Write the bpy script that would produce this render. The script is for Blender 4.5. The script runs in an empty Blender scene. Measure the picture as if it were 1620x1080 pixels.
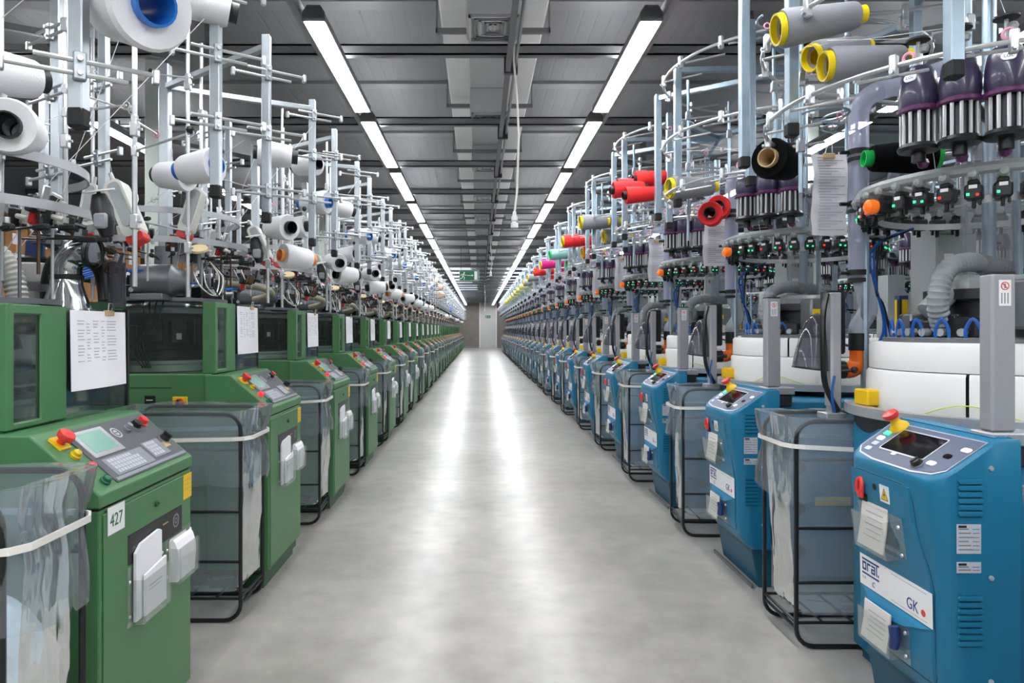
import bpy, bmesh, math, random
from mathutils import Vector, Matrix, noise

# ------------------------------------------------------------------ camera, world, exposure
SC = bpy.context.scene
COL = SC.collection
PI = math.pi

cam_d = bpy.data.cameras.new('camera')
cam_d.sensor_width = 36.0
cam_d.lens = 24.0                      # 1080 px focal length on the 1620 px frame
cam_d.shift_x = 52 / 1620
cam_d.shift_y = -19 / 1620
cam_d.clip_end = 200
cam = bpy.data.objects.new('camera', cam_d)
COL.objects.link(cam)
cam.location = (0, 0, 1.2)
cam.rotation_euler = (PI / 2, 0, 0)
SC.camera = cam

world = bpy.data.worlds.new('world')
SC.world = world
world.use_nodes = True
wn = world.node_tree.nodes['Background']
wn.inputs[0].default_value = (0.80, 0.90, 1.0, 1)
wn.inputs[1].default_value = 2.2

LAMP_STRENGTH = 40.0
SC.view_settings.view_transform = 'Standard'
SC.view_settings.look = 'None'
SC.view_settings.gamma = 1.0
SC.view_settings.exposure = 0.0
SC.cycles.max_bounces = 8
SC.cycles.diffuse_bounces = 4
SC.cycles.glossy_bounces = 4
SC.cycles.transmission_bounces = 4
SC.cycles.transparent_max_bounces = 24
SC.cycles.caustics_reflective = False
SC.cycles.caustics_refractive = False
SC.cycles.sample_clamp_indirect = 6.0


# ------------------------------------------------------------------ materials
def lin(h):
    h = h.lstrip('#')
    c = [int(h[i:i + 2], 16) / 255 for i in (0, 2, 4)]
    return tuple(x / 12.92 if x <= 0.04045 else ((x + 0.055) / 1.055) ** 2.4 for x in c) + (1,)


MATS = {}


def mat(name, col, rough=0.5, metal=0.0, var=0.06, scale=12.0, bump=0.0, bscale=200.0, spec=0.5, emit=None, es=0.0, coat=0.0):
    m = bpy.data.materials.new(name)
    m.use_nodes = True
    nt = m.node_tree
    b = nt.nodes['Principled BSDF']
    c = lin(col)
    b.inputs['Roughness'].default_value = rough
    b.inputs['Metallic'].default_value = metal
    b.inputs['Specular IOR Level'].default_value = spec
    if coat:
        b.inputs['Coat Weight'].default_value = coat
        b.inputs['Coat Roughness'].default_value = 0.08
    tc = nt.nodes.new('ShaderNodeTexCoord')
    if var > 0:
        nz = nt.nodes.new('ShaderNodeTexNoise')
        nz.inputs['Scale'].default_value = scale
        nz.inputs['Detail'].default_value = 3
        nt.links.new(tc.outputs['Object'], nz.inputs['Vector'])
        mx = nt.nodes.new('ShaderNodeMix')
        mx.data_type = 'RGBA'
        mx.inputs[6].default_value = tuple(min(1, x * (1 - var)) for x in c[:3]) + (1,)
        mx.inputs[7].default_value = tuple(min(1, x * (1 + var)) for x in c[:3]) + (1,)
        nt.links.new(nz.outputs['Fac'], mx.inputs[0])
        nt.links.new(mx.outputs[2], b.inputs['Base Color'])
    else:
        b.inputs['Base Color'].default_value = c
    if bump > 0:
        n2 = nt.nodes.new('ShaderNodeTexNoise')
        n2.inputs['Scale'].default_value = bscale
        nt.links.new(tc.outputs['Object'], n2.inputs['Vector'])
        bp = nt.nodes.new('ShaderNodeBump')
        bp.inputs['Strength'].default_value = bump
        bp.inputs['Distance'].default_value = 0.002
        nt.links.new(n2.outputs['Fac'], bp.inputs['Height'])
        nt.links.new(bp.outputs[0], b.inputs['Normal'])
    if emit:
        b.inputs['Emission Color'].default_value = lin(emit)
        b.inputs['Emission Strength'].default_value = es
    MATS[name] = m
    return m


def film(name, tint, clear, gloss_rough, diff, bump=0.0, bscale=30.0, gfac=0.5, through=False):
    """thin see-through sheet: transparent, with a glossy coat and a little haze of its own"""
    m = bpy.data.materials.new(name)
    m.use_nodes = True
    nt = m.node_tree
    nt.nodes.clear()
    out = nt.nodes.new('ShaderNodeOutputMaterial')
    tr = nt.nodes.new('ShaderNodeBsdfTransparent')
    tr.inputs[0].default_value = lin(tint)
    gl = nt.nodes.new('ShaderNodeBsdfGlossy')
    gl.inputs['Roughness'].default_value = gloss_rough
    gl.inputs['Color'].default_value = (1, 1, 1, 1)
    df = nt.nodes.new('ShaderNodeBsdfDiffuse')
    df.inputs[0].default_value = lin(diff)
    lw = nt.nodes.new('ShaderNodeLayerWeight')
    lw.inputs['Blend'].default_value = 0.25
    m1 = nt.nodes.new('ShaderNodeMixShader')
    m1.inputs[0].default_value = 1 - clear
    nt.links.new(tr.outputs[0], m1.inputs[1])
    last = df
    if through:
        tl = nt.nodes.new('ShaderNodeBsdfTranslucent')
        tl.inputs[0].default_value = lin(diff)
        m0 = nt.nodes.new('ShaderNodeMixShader')
        m0.inputs[0].default_value = 0.45
        nt.links.new(df.outputs[0], m0.inputs[1])
        nt.links.new(tl.outputs[0], m0.inputs[2])
        last = m0
    nt.links.new(last.outputs[0], m1.inputs[2])
    mm = nt.nodes.new('ShaderNodeMath')
    mm.operation = 'MULTIPLY'
    mm.inputs[1].default_value = gfac
    nt.links.new(lw.outputs['Fresnel'], mm.inputs[0])
    m2 = nt.nodes.new('ShaderNodeMixShader')
    nt.links.new(mm.outputs[0], m2.inputs[0])
    nt.links.new(m1.outputs[0], m2.inputs[1])
    nt.links.new(gl.outputs[0], m2.inputs[2])
    nt.links.new(m2.outputs[0], out.inputs[0])
    if bump > 0:
        tc = nt.nodes.new('ShaderNodeTexCoord')
        mp = nt.nodes.new('ShaderNodeMapping')
        mp.inputs['Scale'].default_value = (1, 1, 0.35)
        nz = nt.nodes.new('ShaderNodeTexNoise')
        nz.inputs['Scale'].default_value = bscale
        nz.inputs['Detail'].default_value = 2
        nt.links.new(tc.outputs['Object'], mp.inputs[0])
        nt.links.new(mp.outputs[0], nz.inputs['Vector'])
        bp = nt.nodes.new('ShaderNodeBump')
        bp.inputs['Strength'].default_value = bump
        bp.inputs['Distance'].default_value = 0.03
        nt.links.new(nz.outputs['Fac'], bp.inputs['Height'])
        for s in (gl, df, lw):
            nt.links.new(bp.outputs[0], s.inputs['Normal'])
    MATS[name] = m


mat('green_paint', '#4c7e51', 0.42, var=0.05, scale=6, bump=0.08, bscale=900)
mat('green_dark', '#2a5437', 0.45, var=0.05)
mat('seam_black', '#101412', 0.7, var=0)
mat('blue_paint', '#0b7298', 0.40, var=0.04, scale=6, bump=0.10, bscale=900)
mat('blue_dark', '#0b536f', 0.5, var=0.05)
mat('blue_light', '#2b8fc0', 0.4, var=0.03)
mat('panel_grey', '#5a5c62', 0.45, var=0.04)
mat('panel_slate', '#4d5a75', 0.4, var=0.04)
mat('key_light', '#c3c6cf', 0.5, var=0.08, scale=80)
mat('key_mid', '#8f929b', 0.5, var=0.08, scale=80)
mat('lcd_green', '#7fb0a0', 0.2, var=0.1, scale=20, emit='#6fa094', es=0.12)
mat('screen_black', '#0c0e12', 0.06, var=0.2, scale=30)
mat('silver_trim', '#c9cbd0', 0.3, 0.6, var=0.03)
mat('red_plastic', '#e03a34', 0.32, var=0.03)
mat('red_lamp', '#ff3a44', 0.25, var=0.02, emit='#ff2b3a', es=0.9)
mat('yellow_plastic', '#f0c30c', 0.4, var=0.03)
mat('amber_lamp', '#d9b414', 0.25, var=0.02)
mat('green_lamp', '#0f6a4a', 0.25, var=0.02)
mat('green_led', '#36f0a0', 0.3, var=0, emit='#2df29a', es=1.6)
mat('red_led', '#ff3030', 0.3, var=0, emit='#ff2020', es=1.6)
mat('white_led', '#f4fff8', 0.3, var=0, emit='#e8fff2', es=1.2)
mat('lavender_key', '#b9c2ea', 0.3, var=0, emit='#b9c2ea', es=0.15)
mat('black_plastic', '#17181b', 0.38, var=0.15, scale=20)
mat('black_rubber', '#0e0f11', 0.62, var=0.1)
mat('black_tube', '#101113', 0.32, var=0.1)
mat('paper', '#f5f4fa', 0.75, var=0.02, scale=30)
mat('paper_print', '#a9aabb', 0.8, var=0.1, scale=40)
mat('paper_cream', '#e4deda', 0.75, var=0.05)
mat('sign_white', '#f2f2f4', 0.5, var=0.02)
mat('sign_green', '#0c6b45', 0.5, var=0.02)
mat('navy', '#123a86', 0.5, var=0.02)
mat('grey_print', '#85878c', 0.6, var=0.02)
mat('galvanised', '#b4bcc2', 0.34, 0.85, var=0.14, scale=25)
mat('galv_cool_cast', '#a3b7c6', 0.36, 0.80, var=0.16, scale=25)  # galvanised steel with the cool cast of the light put into its colour
mat('bright_steel', '#d3d6d9', 0.30, 0.65, var=0.02)
mat('aluminium', '#a9abb2', 0.42, 0.35, var=0.05, scale=30)
mat('alu_shelf', '#b9bcc1', 0.35, 0.5, var=0.05)
mat('dark_steel', '#45464a', 0.4, 0.7, var=0.2, scale=18)
mat('grey_steel', '#7d8186', 0.42, 0.6, var=0.12, scale=14)
mat('grey_box', '#a2a8aa', 0.45, 0.1, var=0.05)
mat('white_abs', '#e9e9e8', 0.4, var=0.02)
mat('white_feeder', '#dcdcd6', 0.45, var=0.04)
mat('cream_disc', '#dcc99c', 0.5, var=0.15, scale=30)
mat('orange', '#f0701c', 0.3, var=0.04)
mat('amber', '#ff7a1e', 0.2, var=0.04, emit='#ff6a10', es=0.25)
mat('purple', '#3b3553', 0.30, var=0.08, coat=0.3)
mat('magenta_dark', '#5e2159', 0.3, var=0.05)
mat('pink_ring', '#f2a6bd', 0.35, var=0.03)
mat('hose_beige', '#97917e', 0.6, var=0.08)
mat('hose_grey', '#8f959a', 0.5, var=0.06)
mat('brown_metal', '#5b4636', 0.45, 0.5, var=0.25, scale=40)
mat('chrome', '#dfe1e4', 0.12, 1.0, var=0.03)
mat('lime_wire', '#c9e04a', 0.4, var=0.03)
mat('hose_blue', '#1b62b8', 0.35, var=0.08)
mat('yarn_white', '#eff0f4', 0.85, var=0.03, bump=0.4, bscale=260)
mat('yarn_grey', '#8d8f96', 0.85, var=0.05, bump=0.4, bscale=260)
mat('yarn_black', '#08080a', 0.9, var=0.1, bump=0.4, bscale=260, spec=0.15)
mat('yarn_red', '#ee2b2e', 0.8, var=0.05, bump=0.4, bscale=260)
mat('yarn_pink', '#f7208f', 0.8, var=0.05, bump=0.4, bscale=260)
mat('yarn_teal', '#8fc7c4', 0.8, var=0.05, bump=0.4, bscale=260)
mat('yarn_lime', '#cfd79a', 0.8, var=0.05, bump=0.4, bscale=260)
mat('yarn_cream', '#efd2b4', 0.8, var=0.04, bump=0.4, bscale=260)
mat('yarn_blue', '#1550d8', 0.8, var=0.05, bump=0.4, bscale=260)
mat('core_blue', '#1f6fc4', 0.3, var=0.04)
mat('core_black', '#141416', 0.5, var=0.1)
mat('core_yellow', '#f2d60a', 0.4, var=0.04)
mat('core_orange', '#f29a5a', 0.5, var=0.05)
mat('core_wood', '#c9ab7d', 0.6, var=0.1)
mat('core_green', '#1fc95c', 0.3, var=0.05)
mat('band_white', '#efece6', 0.5, var=0.03)
mat('cloth_white', '#f4f4f6', 0.9, var=0.02, bump=0.5, bscale=40)
mat('cardboard', '#a9743f', 0.8, var=0.08, scale=5)
mat('tape', '#c39a63', 0.4, var=0.05)
mat('rack_blue', '#20366e', 0.45, var=0.05)
mat('beam_grey', '#86878a', 0.55, 0.1, var=0.05)
mat('trunk_grey', '#8f9092', 0.5, 0.2, var=0.04)
mat('duct_white', '#f4f4f4', 0.55, var=0.03, bump=0.2, bscale=300)
mat('duct_grey', '#c4c6c8', 0.5, var=0.04)
mat('wall_grey', '#8e9096', 0.85, var=0.05, scale=2)
mat('wall_brown', '#857f7a', 0.8, var=0.16, scale=3)
mat('wall_light', '#cfcfce', 0.8, var=0.03, scale=2)
mat('column_paint', '#c3ccc6', 0.6, var=0.05)
mat('window_frame', '#aeb4ba', 0.5, var=0.03)
mat('lamp_white', '#ffffff', 0.4, var=0, emit='#fbfdff', es=LAMP_STRENGTH)
mat('rooflight', '#dfe6f2', 0.5, var=0, emit='#dfe8fb', es=1.3)
mat('wrap_film', '#c2d2ee', 0.14, var=0.05)
mat('thread', '#f1f1f4', 0.7, var=0)

film('bag_film', '#edf6fb', 0.83, 0.10, '#f2f8fd', bump=0.75, bscale=10, gfac=0.85, through=True)
film('riser_glass', '#eef0f3', 0.80, 0.08, '#dfe3e8', gfac=0.7, through=True)
film('acrylic', '#f8faf9', 0.95, 0.08, '#f4f6f5', gfac=0.3)
film('guard_glass', '#e6eeea', 0.97, 0.03, '#c8d2ce', gfac=0.55)
film('tube_film', '#ebecf8', 0.60, 0.12, '#e2e4fa', gfac=0.6, through=True)
film('smoke_film', '#a9a9b2', 0.86, 0.05, '#8f8f99', gfac=1.0)
film('tube_milky', '#d3dae6', 0.45, 0.2, '#cbd3e0', gfac=0.7)


def big_mats():
    # polished concrete floor with saw-cut joints
    m = bpy.data.materials.new('concrete_floor')
    m.use_nodes = True
    nt = m.node_tree
    b = nt.nodes['Principled BSDF']
    tc = nt.nodes.new('ShaderNodeTexCoord')
    n1 = nt.nodes.new('ShaderNodeTexNoise')
    n1.inputs['Scale'].default_value = 0.9
    n1.inputs['Detail'].default_value = 8
    n1.inputs['Roughness'].default_value = 0.5
    nt.links.new(tc.outputs['Object'], n1.inputs['Vector'])
    cr = nt.nodes.new('ShaderNodeValToRGB')
    cr.color_ramp.elements[0].position = 0.36
    cr.color_ramp.elements[0].color = lin('#8f8c86')
    cr.color_ramp.elements[1].position = 0.64
    cr.color_ramp.elements[1].color = lin('#a9a6a1')
    nt.links.new(n1.outputs['Fac'], cr.inputs[0])
    n2 = nt.nodes.new('ShaderNodeTexNoise')
    n2.inputs['Scale'].default_value = 7
    n2.inputs['Detail'].default_value = 5
    nt.links.new(tc.outputs['Object'], n2.inputs['Vector'])
    mx = nt.nodes.new('ShaderNodeMix')
    mx.data_type = 'RGBA'
    mx.blend_type = 'OVERLAY'
    mx.inputs[0].default_value = 0.35
    nt.links.new(cr.outputs[0], mx.inputs[6])
    nt.links.new(n2.outputs['Fac'], mx.inputs[7])
    # joints
    sp = nt.nodes.new('ShaderNodeSeparateXYZ')
    nt.links.new(tc.outputs['Object'], sp.inputs[0])
    last = mx.outputs[2]
    for axis, period, off in (('Y', 5.6, -5.3), ('X', 5.6, -1.95)):
        a = nt.nodes.new('ShaderNodeMath')
        a.operation = 'ADD'
        a.inputs[1].default_value = off
        nt.links.new(sp.outputs[axis], a.inputs[0])
        p = nt.nodes.new('ShaderNodeMath')
        p.operation = 'PINGPONG'
        p.inputs[1].default_value = period / 2
        nt.links.new(a.outputs[0], p.inputs[0])
        l = nt.nodes.new('ShaderNodeMath')
        l.operation = 'LESS_THAN'
        l.inputs[1].default_value = 0.006
        nt.links.new(p.outputs[0], l.inputs[0])
        f = nt.nodes.new('ShaderNodeMath')
        f.operation = 'MULTIPLY'
        f.inputs[1].default_value = 0.45
        nt.links.new(l.outputs[0], f.inputs[0])
        j = nt.nodes.new('ShaderNodeMix')
        j.data_type = 'RGBA'
        j.inputs[7].default_value = lin('#6c6a66')
        nt.links.new(f.outputs[0], j.inputs[0])
        nt.links.new(last, j.inputs[6])
        last = j.outputs[2]
    nt.links.new(last, b.inputs['Base Color'])
    n3 = nt.nodes.new('ShaderNodeTexNoise')
    n3.inputs['Scale'].default_value = 1.6
    n3.inputs['Detail'].default_value = 2
    nt.links.new(tc.outputs['Object'], n3.inputs['Vector'])
    mr = nt.nodes.new('ShaderNodeMapRange')
    mr.inputs[3].default_value = 0.285
    mr.inputs[4].default_value = 0.335
    nt.links.new(n3.outputs['Fac'], mr.inputs[0])
    nt.links.new(mr.outputs[0], b.inputs['Roughness'])
    b.inputs['Specular IOR Level'].default_value = 0.45
    MATS['concrete_floor'] = m
    # ribbed sheet-metal ceiling
    m = bpy.data.materials.new('ribbed_ceiling')
    m.use_nodes = True
    nt = m.node_tree
    b = nt.nodes['Principled BSDF']
    b.inputs['Base Color'].default_value = lin('#8c8d90')
    b.inputs['Roughness'].default_value = 0.7
    tc = nt.nodes.new('ShaderNodeTexCoord')
    w = nt.nodes.new('ShaderNodeTexWave')
    w.wave_type = 'BANDS'
    w.bands_direction = 'X'
    w.inputs['Scale'].default_value = 3.2
    nt.links.new(tc.outputs['Object'], w.inputs['Vector'])
    cr = nt.nodes.new('ShaderNodeValToRGB')
    cr.color_ramp.elements[0].position = 0.0
    cr.color_ramp.elements[0].color = (0, 0, 0, 1)
    cr.color_ramp.elements[1].position = 0.12
    cr.color_ramp.elements[1].color = (1, 1, 1, 1)
    nt.links.new(w.outputs['Fac'], cr.inputs[0])
    bp = nt.nodes.new('ShaderNodeBump')
    bp.inputs['Strength'].default_value = 0.16
    bp.inputs['Distance'].default_value = 0.01
    nt.links.new(cr.outputs[0], bp.inputs['Height'])
    nt.links.new(bp.outputs[0], b.inputs['Normal'])
    MATS['ribbed_ceiling'] = m


big_mats()


# ------------------------------------------------------------------ mesh builder
class MB:
    def __init__(self):
        self.V, self.F, self.M, self.S = [], [], [], []
        self.T = None

    def frame(self, o=None, r=None, u=None):
        """following shapes are placed with x along r, y along u, z along r x u, from o"""
        if o is None:
            self.T = None
            return self
        r = Vector(r).normalized()
        u = Vector(u).normalized()
        n = r.cross(u)
        self.T = Matrix(((r.x, u.x, n.x, o[0]), (r.y, u.y, n.y, o[1]), (r.z, u.z, n.z, o[2]), (0, 0, 0, 1)))
        return self

    def add(self, vs, fs, m, smooth=False):
        k = len(self.V)
        if self.T is not None:
            vs = [tuple(self.T @ Vector(v)) for v in vs]
        self.V.extend(tuple(v) for v in vs)
        for f in fs:
            self.F.append(tuple(i + k for i in f))
            self.M.append(m)
            self.S.append(smooth)
        return self

    def merge(self, o):
        k = len(self.V)
        self.V.extend(o.V)
        self.F.extend(tuple(i + k for i in f) for f in o.F)
        self.M.extend(o.M)
        self.S.extend(o.S)
        return self

    def box(self, x0, x1, y0, y1, z0, z1, m, b=0.0):
        lo = (min(x0, x1), min(y0, y1), min(z0, z1))
        hi = (max(x0, x1), max(y0, y1), max(z0, z1))
        if b <= 0:
            vs = [(lo[0] if not i & 1 else hi[0], lo[1] if not i & 2 else hi[1], lo[2] if not i & 4 else hi[2]) for i in range(8)]
            fs = [(0, 2, 3, 1), (4, 5, 7, 6), (0, 1, 5, 4), (2, 6, 7, 3), (0, 4, 6, 2), (1, 3, 7, 5)]
            return self.add(vs, fs, m)
        b = min(b, *(0.49 * (hi[i] - lo[i]) for i in range(3)))
        vs, idx = [], {}
        for c in range(8):
            for a in range(3):
                p = []
                for k in range(3):
                    s = (c >> k) & 1
                    v = hi[k] if s else lo[k]
                    if k != a:
                        v += -b if s else b
                    p.append(v)
                idx[(c, a)] = len(vs)
                vs.append(tuple(p))
        fs = []
        for a in range(3):
            o1, o2 = (a + 1) % 3, (a + 2) % 3
            for s in (0, 1):
                cs = [(s << a) | (p << o1) | (q << o2) for p, q in ((0, 0), (1, 0), (1, 1), (0, 1))]
                f = [idx[(c, a)] for c in cs]
                fs.append(f if s else f[::-1])
        for a in range(3):
            o1, o2 = (a + 1) % 3, (a + 2) % 3
            for p in (0, 1):
                for q in (0, 1):
                    c1 = (p << o1) | (q << o2)
                    c2 = c1 | (1 << a)
                    f = [idx[(c1, o1)], idx[(c2, o1)], idx[(c2, o2)], idx[(c1, o2)]]
                    fs.append(f)
        for c in range(8):
            fs.append([idx[(c, 0)], idx[(c, 1)], idx[(c, 2)]])
        ctr = Vector([(lo[i] + hi[i]) / 2 for i in range(3)])
        out = []
        for f in fs:
            p = [Vector(vs[i]) for i in f]
            n = (p[1] - p[0]).cross(p[2] - p[0])
            mid = sum(p, Vector()) / len(p)
            out.append(tuple(f) if n.dot(mid - ctr) > 0 else tuple(f[::-1]))
        return self.add(vs, out, m)

    def cyl(self, p, q, r, m, n=10, r2=None, cap=True):
        p, q = Vector(p), Vector(q)
        r2 = r if r2 is None else r2
        d = (q - p).normalized()
        a = d.orthogonal().normalized()
        b = d.cross(a)
        vs = []
        for c, rr in ((p, r), (q, r2)):
            for i in range(n):
                t = 2 * PI * i / n
                vs.append(c + a * (rr * math.cos(t)) + b * (rr * math.sin(t)))
        self.add(vs, [(i, (i + 1) % n, n + (i + 1) % n, n + i) for i in range(n)], m, True)
        if cap:
            k = len(self.V) - 2 * n
            self.F.append(tuple(k + i for i in range(n))[::-1])
            self.F.append(tuple(k + n + i for i in range(n)))
            self.M += [m, m]
            self.S += [False, False]
        return self

    def tube(self, pts, r, m, n=8, closed=False):
        P = [Vector(p) for p in pts]
        N = len(P)
        vs = []
        ref = None
        for i in range(N):
            if closed:
                d = (P[(i + 1) % N] - P[i - 1])
            else:
                d = P[min(i + 1, N - 1)] - P[max(i - 1, 0)]
            d = d.normalized() if d.length > 1e-9 else Vector((0, 0, 1))
            if ref is None:
                ref = d.orthogonal().normalized()
            a = ref - d * ref.dot(d)
            a = a.normalized() if a.length > 1e-6 else d.orthogonal().normalized()
            ref = a
            b = d.cross(a)
            rr = r[i] if isinstance(r, (list, tuple)) else r
            for j in range(n):
                t = 2 * PI * j / n
                vs.append(P[i] + a * (rr * math.cos(t)) + b * (rr * math.sin(t)))
        fs = []
        for i in range(N if closed else N - 1):
            k, l = i * n, ((i + 1) % N) * n
            for j in range(n):
                fs.append((k + j, k + (j + 1) % n, l + (j + 1) % n, l + j))
        self.add(vs, fs, m, True)
        if not closed:
            self.add([vs[j] for j in range(n)], [tuple(range(n))[::-1]], m)
            self.add([vs[(N - 1) * n + j] for j in range(n)], [tuple(range(n))], m)
        return self

    def lathe(self, prof, m, n=24, o=(0, 0, 0), axis=(0, 0, 1), a0=0.0, a1=2 * PI, mats=None):
        """prof: (radius, height) list turned about the axis through o"""
        ax = Vector(axis).normalized()
        if abs(ax.z) > 0.999:
            a = Vector((1, 0, 0))
        else:
            a = ax.orthogonal().normalized()
        b = ax.cross(a)
        o = Vector(o)
        full = abs(a1 - a0 - 2 * PI) < 1e-6
        cols = n if full else n + 1
        vs = []
        for r, h in prof:
            for j in range(cols):
                t = a0 + (a1 - a0) * j / n
                vs.append(o + ax * h + a * (r * math.cos(t)) + b * (r * math.sin(t)))
        for i in range(len(prof) - 1):
            fs = []
            for j in range(n):
                j2 = (j + 1) % cols
                fs.append((i * cols + j, i * cols + j2, (i + 1) * cols + j2, (i + 1) * cols + j))
            if i == 0:
                self.add(vs, fs, (mats[0] if mats else m), True)
                base = len(self.V) - len(vs)
            else:
                mm = mats[i] if mats else m
                for f in fs:
                    self.F.append(tuple(x + base for x in f))
                    self.M.append(mm)
                    self.S.append(True)
        return self

    def ball(self, c, r, m, n=10, sz=1.0):
        k = max(4, n // 2)
        prof = [(max(1e-4, r * math.sin(PI * i / k)), -r * sz * math.cos(PI * i / k)) for i in range(k + 1)]
        return self.lathe(prof, m, n, c)

    def prism(self, poly, axis, lo, hi, m, bev=0.0):
        """poly: 2D points in the two other axes (x: (y,z), y: (x,z), z: (x,y))"""
        bm = bmesh.new()

        def P(u, v, w):
            return (w, u, v) if axis == 'x' else (u, w, v) if axis == 'y' else (u, v, w)
        a = [bm.verts.new(P(u, v, lo)) for u, v in poly]
        b = [bm.verts.new(P(u, v, hi)) for u, v in poly]
        n = len(poly)
        bm.faces.new(a[::-1])
        bm.faces.new(b)
        for i in range(n):
            bm.faces.new((a[i], a[(i + 1) % n], b[(i + 1) % n], b[i]))
        bmesh.ops.recalc_face_normals(bm, faces=bm.faces)
        if bev > 0:
            bmesh.ops.bevel(bm, geom=list(bm.edges), offset=bev, segments=2, profile=0.5, affect='EDGES')
        bm.verts.index_update()
        vs = [v.co.copy() for v in bm.verts]
        fs = [tuple(v.index for v in f.verts) for f in bm.faces]
        bm.free()
        return self.add(vs, fs, m)

    def rrect(self, w, h, rad, d0, d1, m, cx=0, cy=0, seg=4):
        """rounded plate in the current frame (x, y), from depth d0 to d1"""
        pts = rounded(w, h, rad, seg, cx, cy)
        n = len(pts)
        vs = [(x, y, d0) for x, y in pts] + [(x, y, d1) for x, y in pts]
        fs = [tuple(range(n))[::-1], tuple(range(n, 2 * n))]
        fs += [(i, (i + 1) % n, n + (i + 1) % n, n + i) for i in range(n)]
        return self.add(vs, fs, m)

    def text(self, s, size, x, y, z, m, depth=0.0006, align='LEFT', sx=1.0):
        vs, fs = text_mesh(s, align)
        return self.add([(x + v[0] * size * sx, y + v[1] * size, z + (depth if v[2] > 0 else 0)) for v in vs], fs, m)

    def build(self, name, parent=None, off=(0, 0, 0)):
        me = bpy.data.meshes.new(name)
        ox, oy, oz = off
        me.from_pydata([(v[0] - ox, v[1] - oy, v[2] - oz) for v in self.V], [], self.F)
        names = []
        for x in self.M:
            if x not in names:
                names.append(x)
        for x in names:
            me.materials.append(MATS[x])
        ix = {x: i for i, x in enumerate(names)}
        me.polygons.foreach_set('material_index', [ix[x] for x in self.M])
        me.polygons.foreach_set('use_smooth', self.S)
        if any(self.S):
            me.set_sharp_from_angle(angle=0.7)
        me.update()
        o = bpy.data.objects.new(name, me)
        COL.objects.link(o)
        if parent is not None:
            o.parent = parent
        return o


def rounded(w, h, rad, seg=4, cx=0, cy=0):
    pts = []
    for qx, qy, a in ((1, -1, -PI / 2), (1, 1, 0), (-1, 1, PI / 2), (-1, -1, PI)):
        for k in range(seg + 1):
            t = a + PI / 2 * k / seg
            pts.append((cx + qx * (w / 2 - rad) + rad * math.cos(t), cy + qy * (h / 2 - rad) + rad * math.sin(t)))
    return pts


_TXT = {}


def text_mesh(s, align):
    if (s, align) not in _TXT:
        c = bpy.data.curves.new('lettering', 'FONT')
        c.body = s
        c.align_x = align
        c.extrude = 0.5
        c.resolution_u = 3
        o = bpy.data.objects.new('lettering', c)
        COL.objects.link(o)
        dg = bpy.context.evaluated_depsgraph_get()
        me = bpy.data.meshes.new_from_object(o.evaluated_get(dg))
        vs = [tuple(v.co) for v in me.vertices]
        fs = [tuple(p.vertices) for p in me.polygons]
        bpy.data.objects.remove(o)
        bpy.data.curves.remove(c)
        bpy.data.meshes.remove(me)
        _TXT[(s, align)] = (vs, fs)
    return _TXT[(s, align)]


# ------------------------------------------------------------------ scene tree helpers
KIDS = {}


def tag(o, label, cat, group=None, kind=None):
    o['label'] = label
    o['category'] = cat
    if group:
        o['group'] = group
    if kind:
        o['kind'] = kind
    return o


def struct(name, mb, label=None, cat=None):
    o = mb.build(name)
    o['kind'] = 'structure'
    if label:
        o['label'] = label
        o['category'] = cat
    return o


def thing(name, loc, label=None, cat=None, group=None, rz=0.0):
    o = bpy.data.objects.new(name, None)
    o.empty_display_size = 0.05
    COL.objects.link(o)
    o.location = loc
    o.rotation_euler = (0, 0, rz)
    if label:
        tag(o, label, cat, group)
    KIDS[o] = []
    return o


def part(name, mb, parent, off):
    o = mb.build(name, parent, off)
    KIDS.setdefault(parent, []).append(o)
    KIDS[o] = []
    return o


def copy_tree(o, parent=None):
    c = o.copy()
    COL.objects.link(c)
    if parent is not None:
        c.parent = parent
    KIDS[c] = []
    for k in KIDS.get(o, []):
        d = copy_tree(k, c)
        KIDS[c].append(d)
    return c


ORD = ('nearest second third fourth fifth sixth seventh eighth ninth tenth eleventh twelfth thirteenth fourteenth fifteenth '
       'sixteenth seventeenth eighteenth nineteenth twentieth twenty-first twenty-second twenty-third twenty-fourth '
       'twenty-fifth twenty-sixth twenty-seventh twenty-eighth twenty-ninth thirtieth').split()
PITCH = 1.40
N_GREEN, N_BLUE = 29, 25
FULL_GREEN, FULL_BLUE = 9, 9


# ------------------------------------------------------------------ the hall
ZC = 3.30
XL, XR, YB, YF = -5.7, 5.6, -11.0, 44.7

struct('floor', MB().box(XL, XR, YB, YF, -0.15, 0, 'concrete_floor'))
struct('ceiling', MB().box(XL, XR, YB, YF, ZC, ZC + 0.12, 'ribbed_ceiling'))
struct('wall_left', MB().box(XL - 0.15, XL, YB, YF, -0.15, ZC + 0.12, 'wall_grey'))
struct('wall_back', MB().box(XL - 0.15, XR + 0.15, YB - 0.15, YB, -0.15, ZC + 0.12, 'wall_light'))
# far wall: pale bay in the middle, brown-grey boarding beside it
wf = MB().box(XL - 0.15, 0.05, YF, YF + 0.15, -0.15, ZC + 0.12, 'wall_brown')
wf.box(1.12, XR + 0.15, YF, YF + 0.15, -0.15, ZC + 0.12, 'wall_brown')
wf.box(0.05, 1.12, YF, YF + 0.15, -0.15, ZC + 0.12, 'wall_light')
struct('wall_far', wf)
struct('trim_1', MB().box(0.01, 0.07, YF - 0.04, YF, 0, ZC, 'sign_white'))
struct('trim_2', MB().box(1.10, 1.16, YF - 0.04, YF, 0, ZC, 'sign_white'))
struct('baseboard_far', MB().box(XL, 0.01, YF - 0.03, YF, 0, 0.12, 'wall_grey'))

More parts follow.
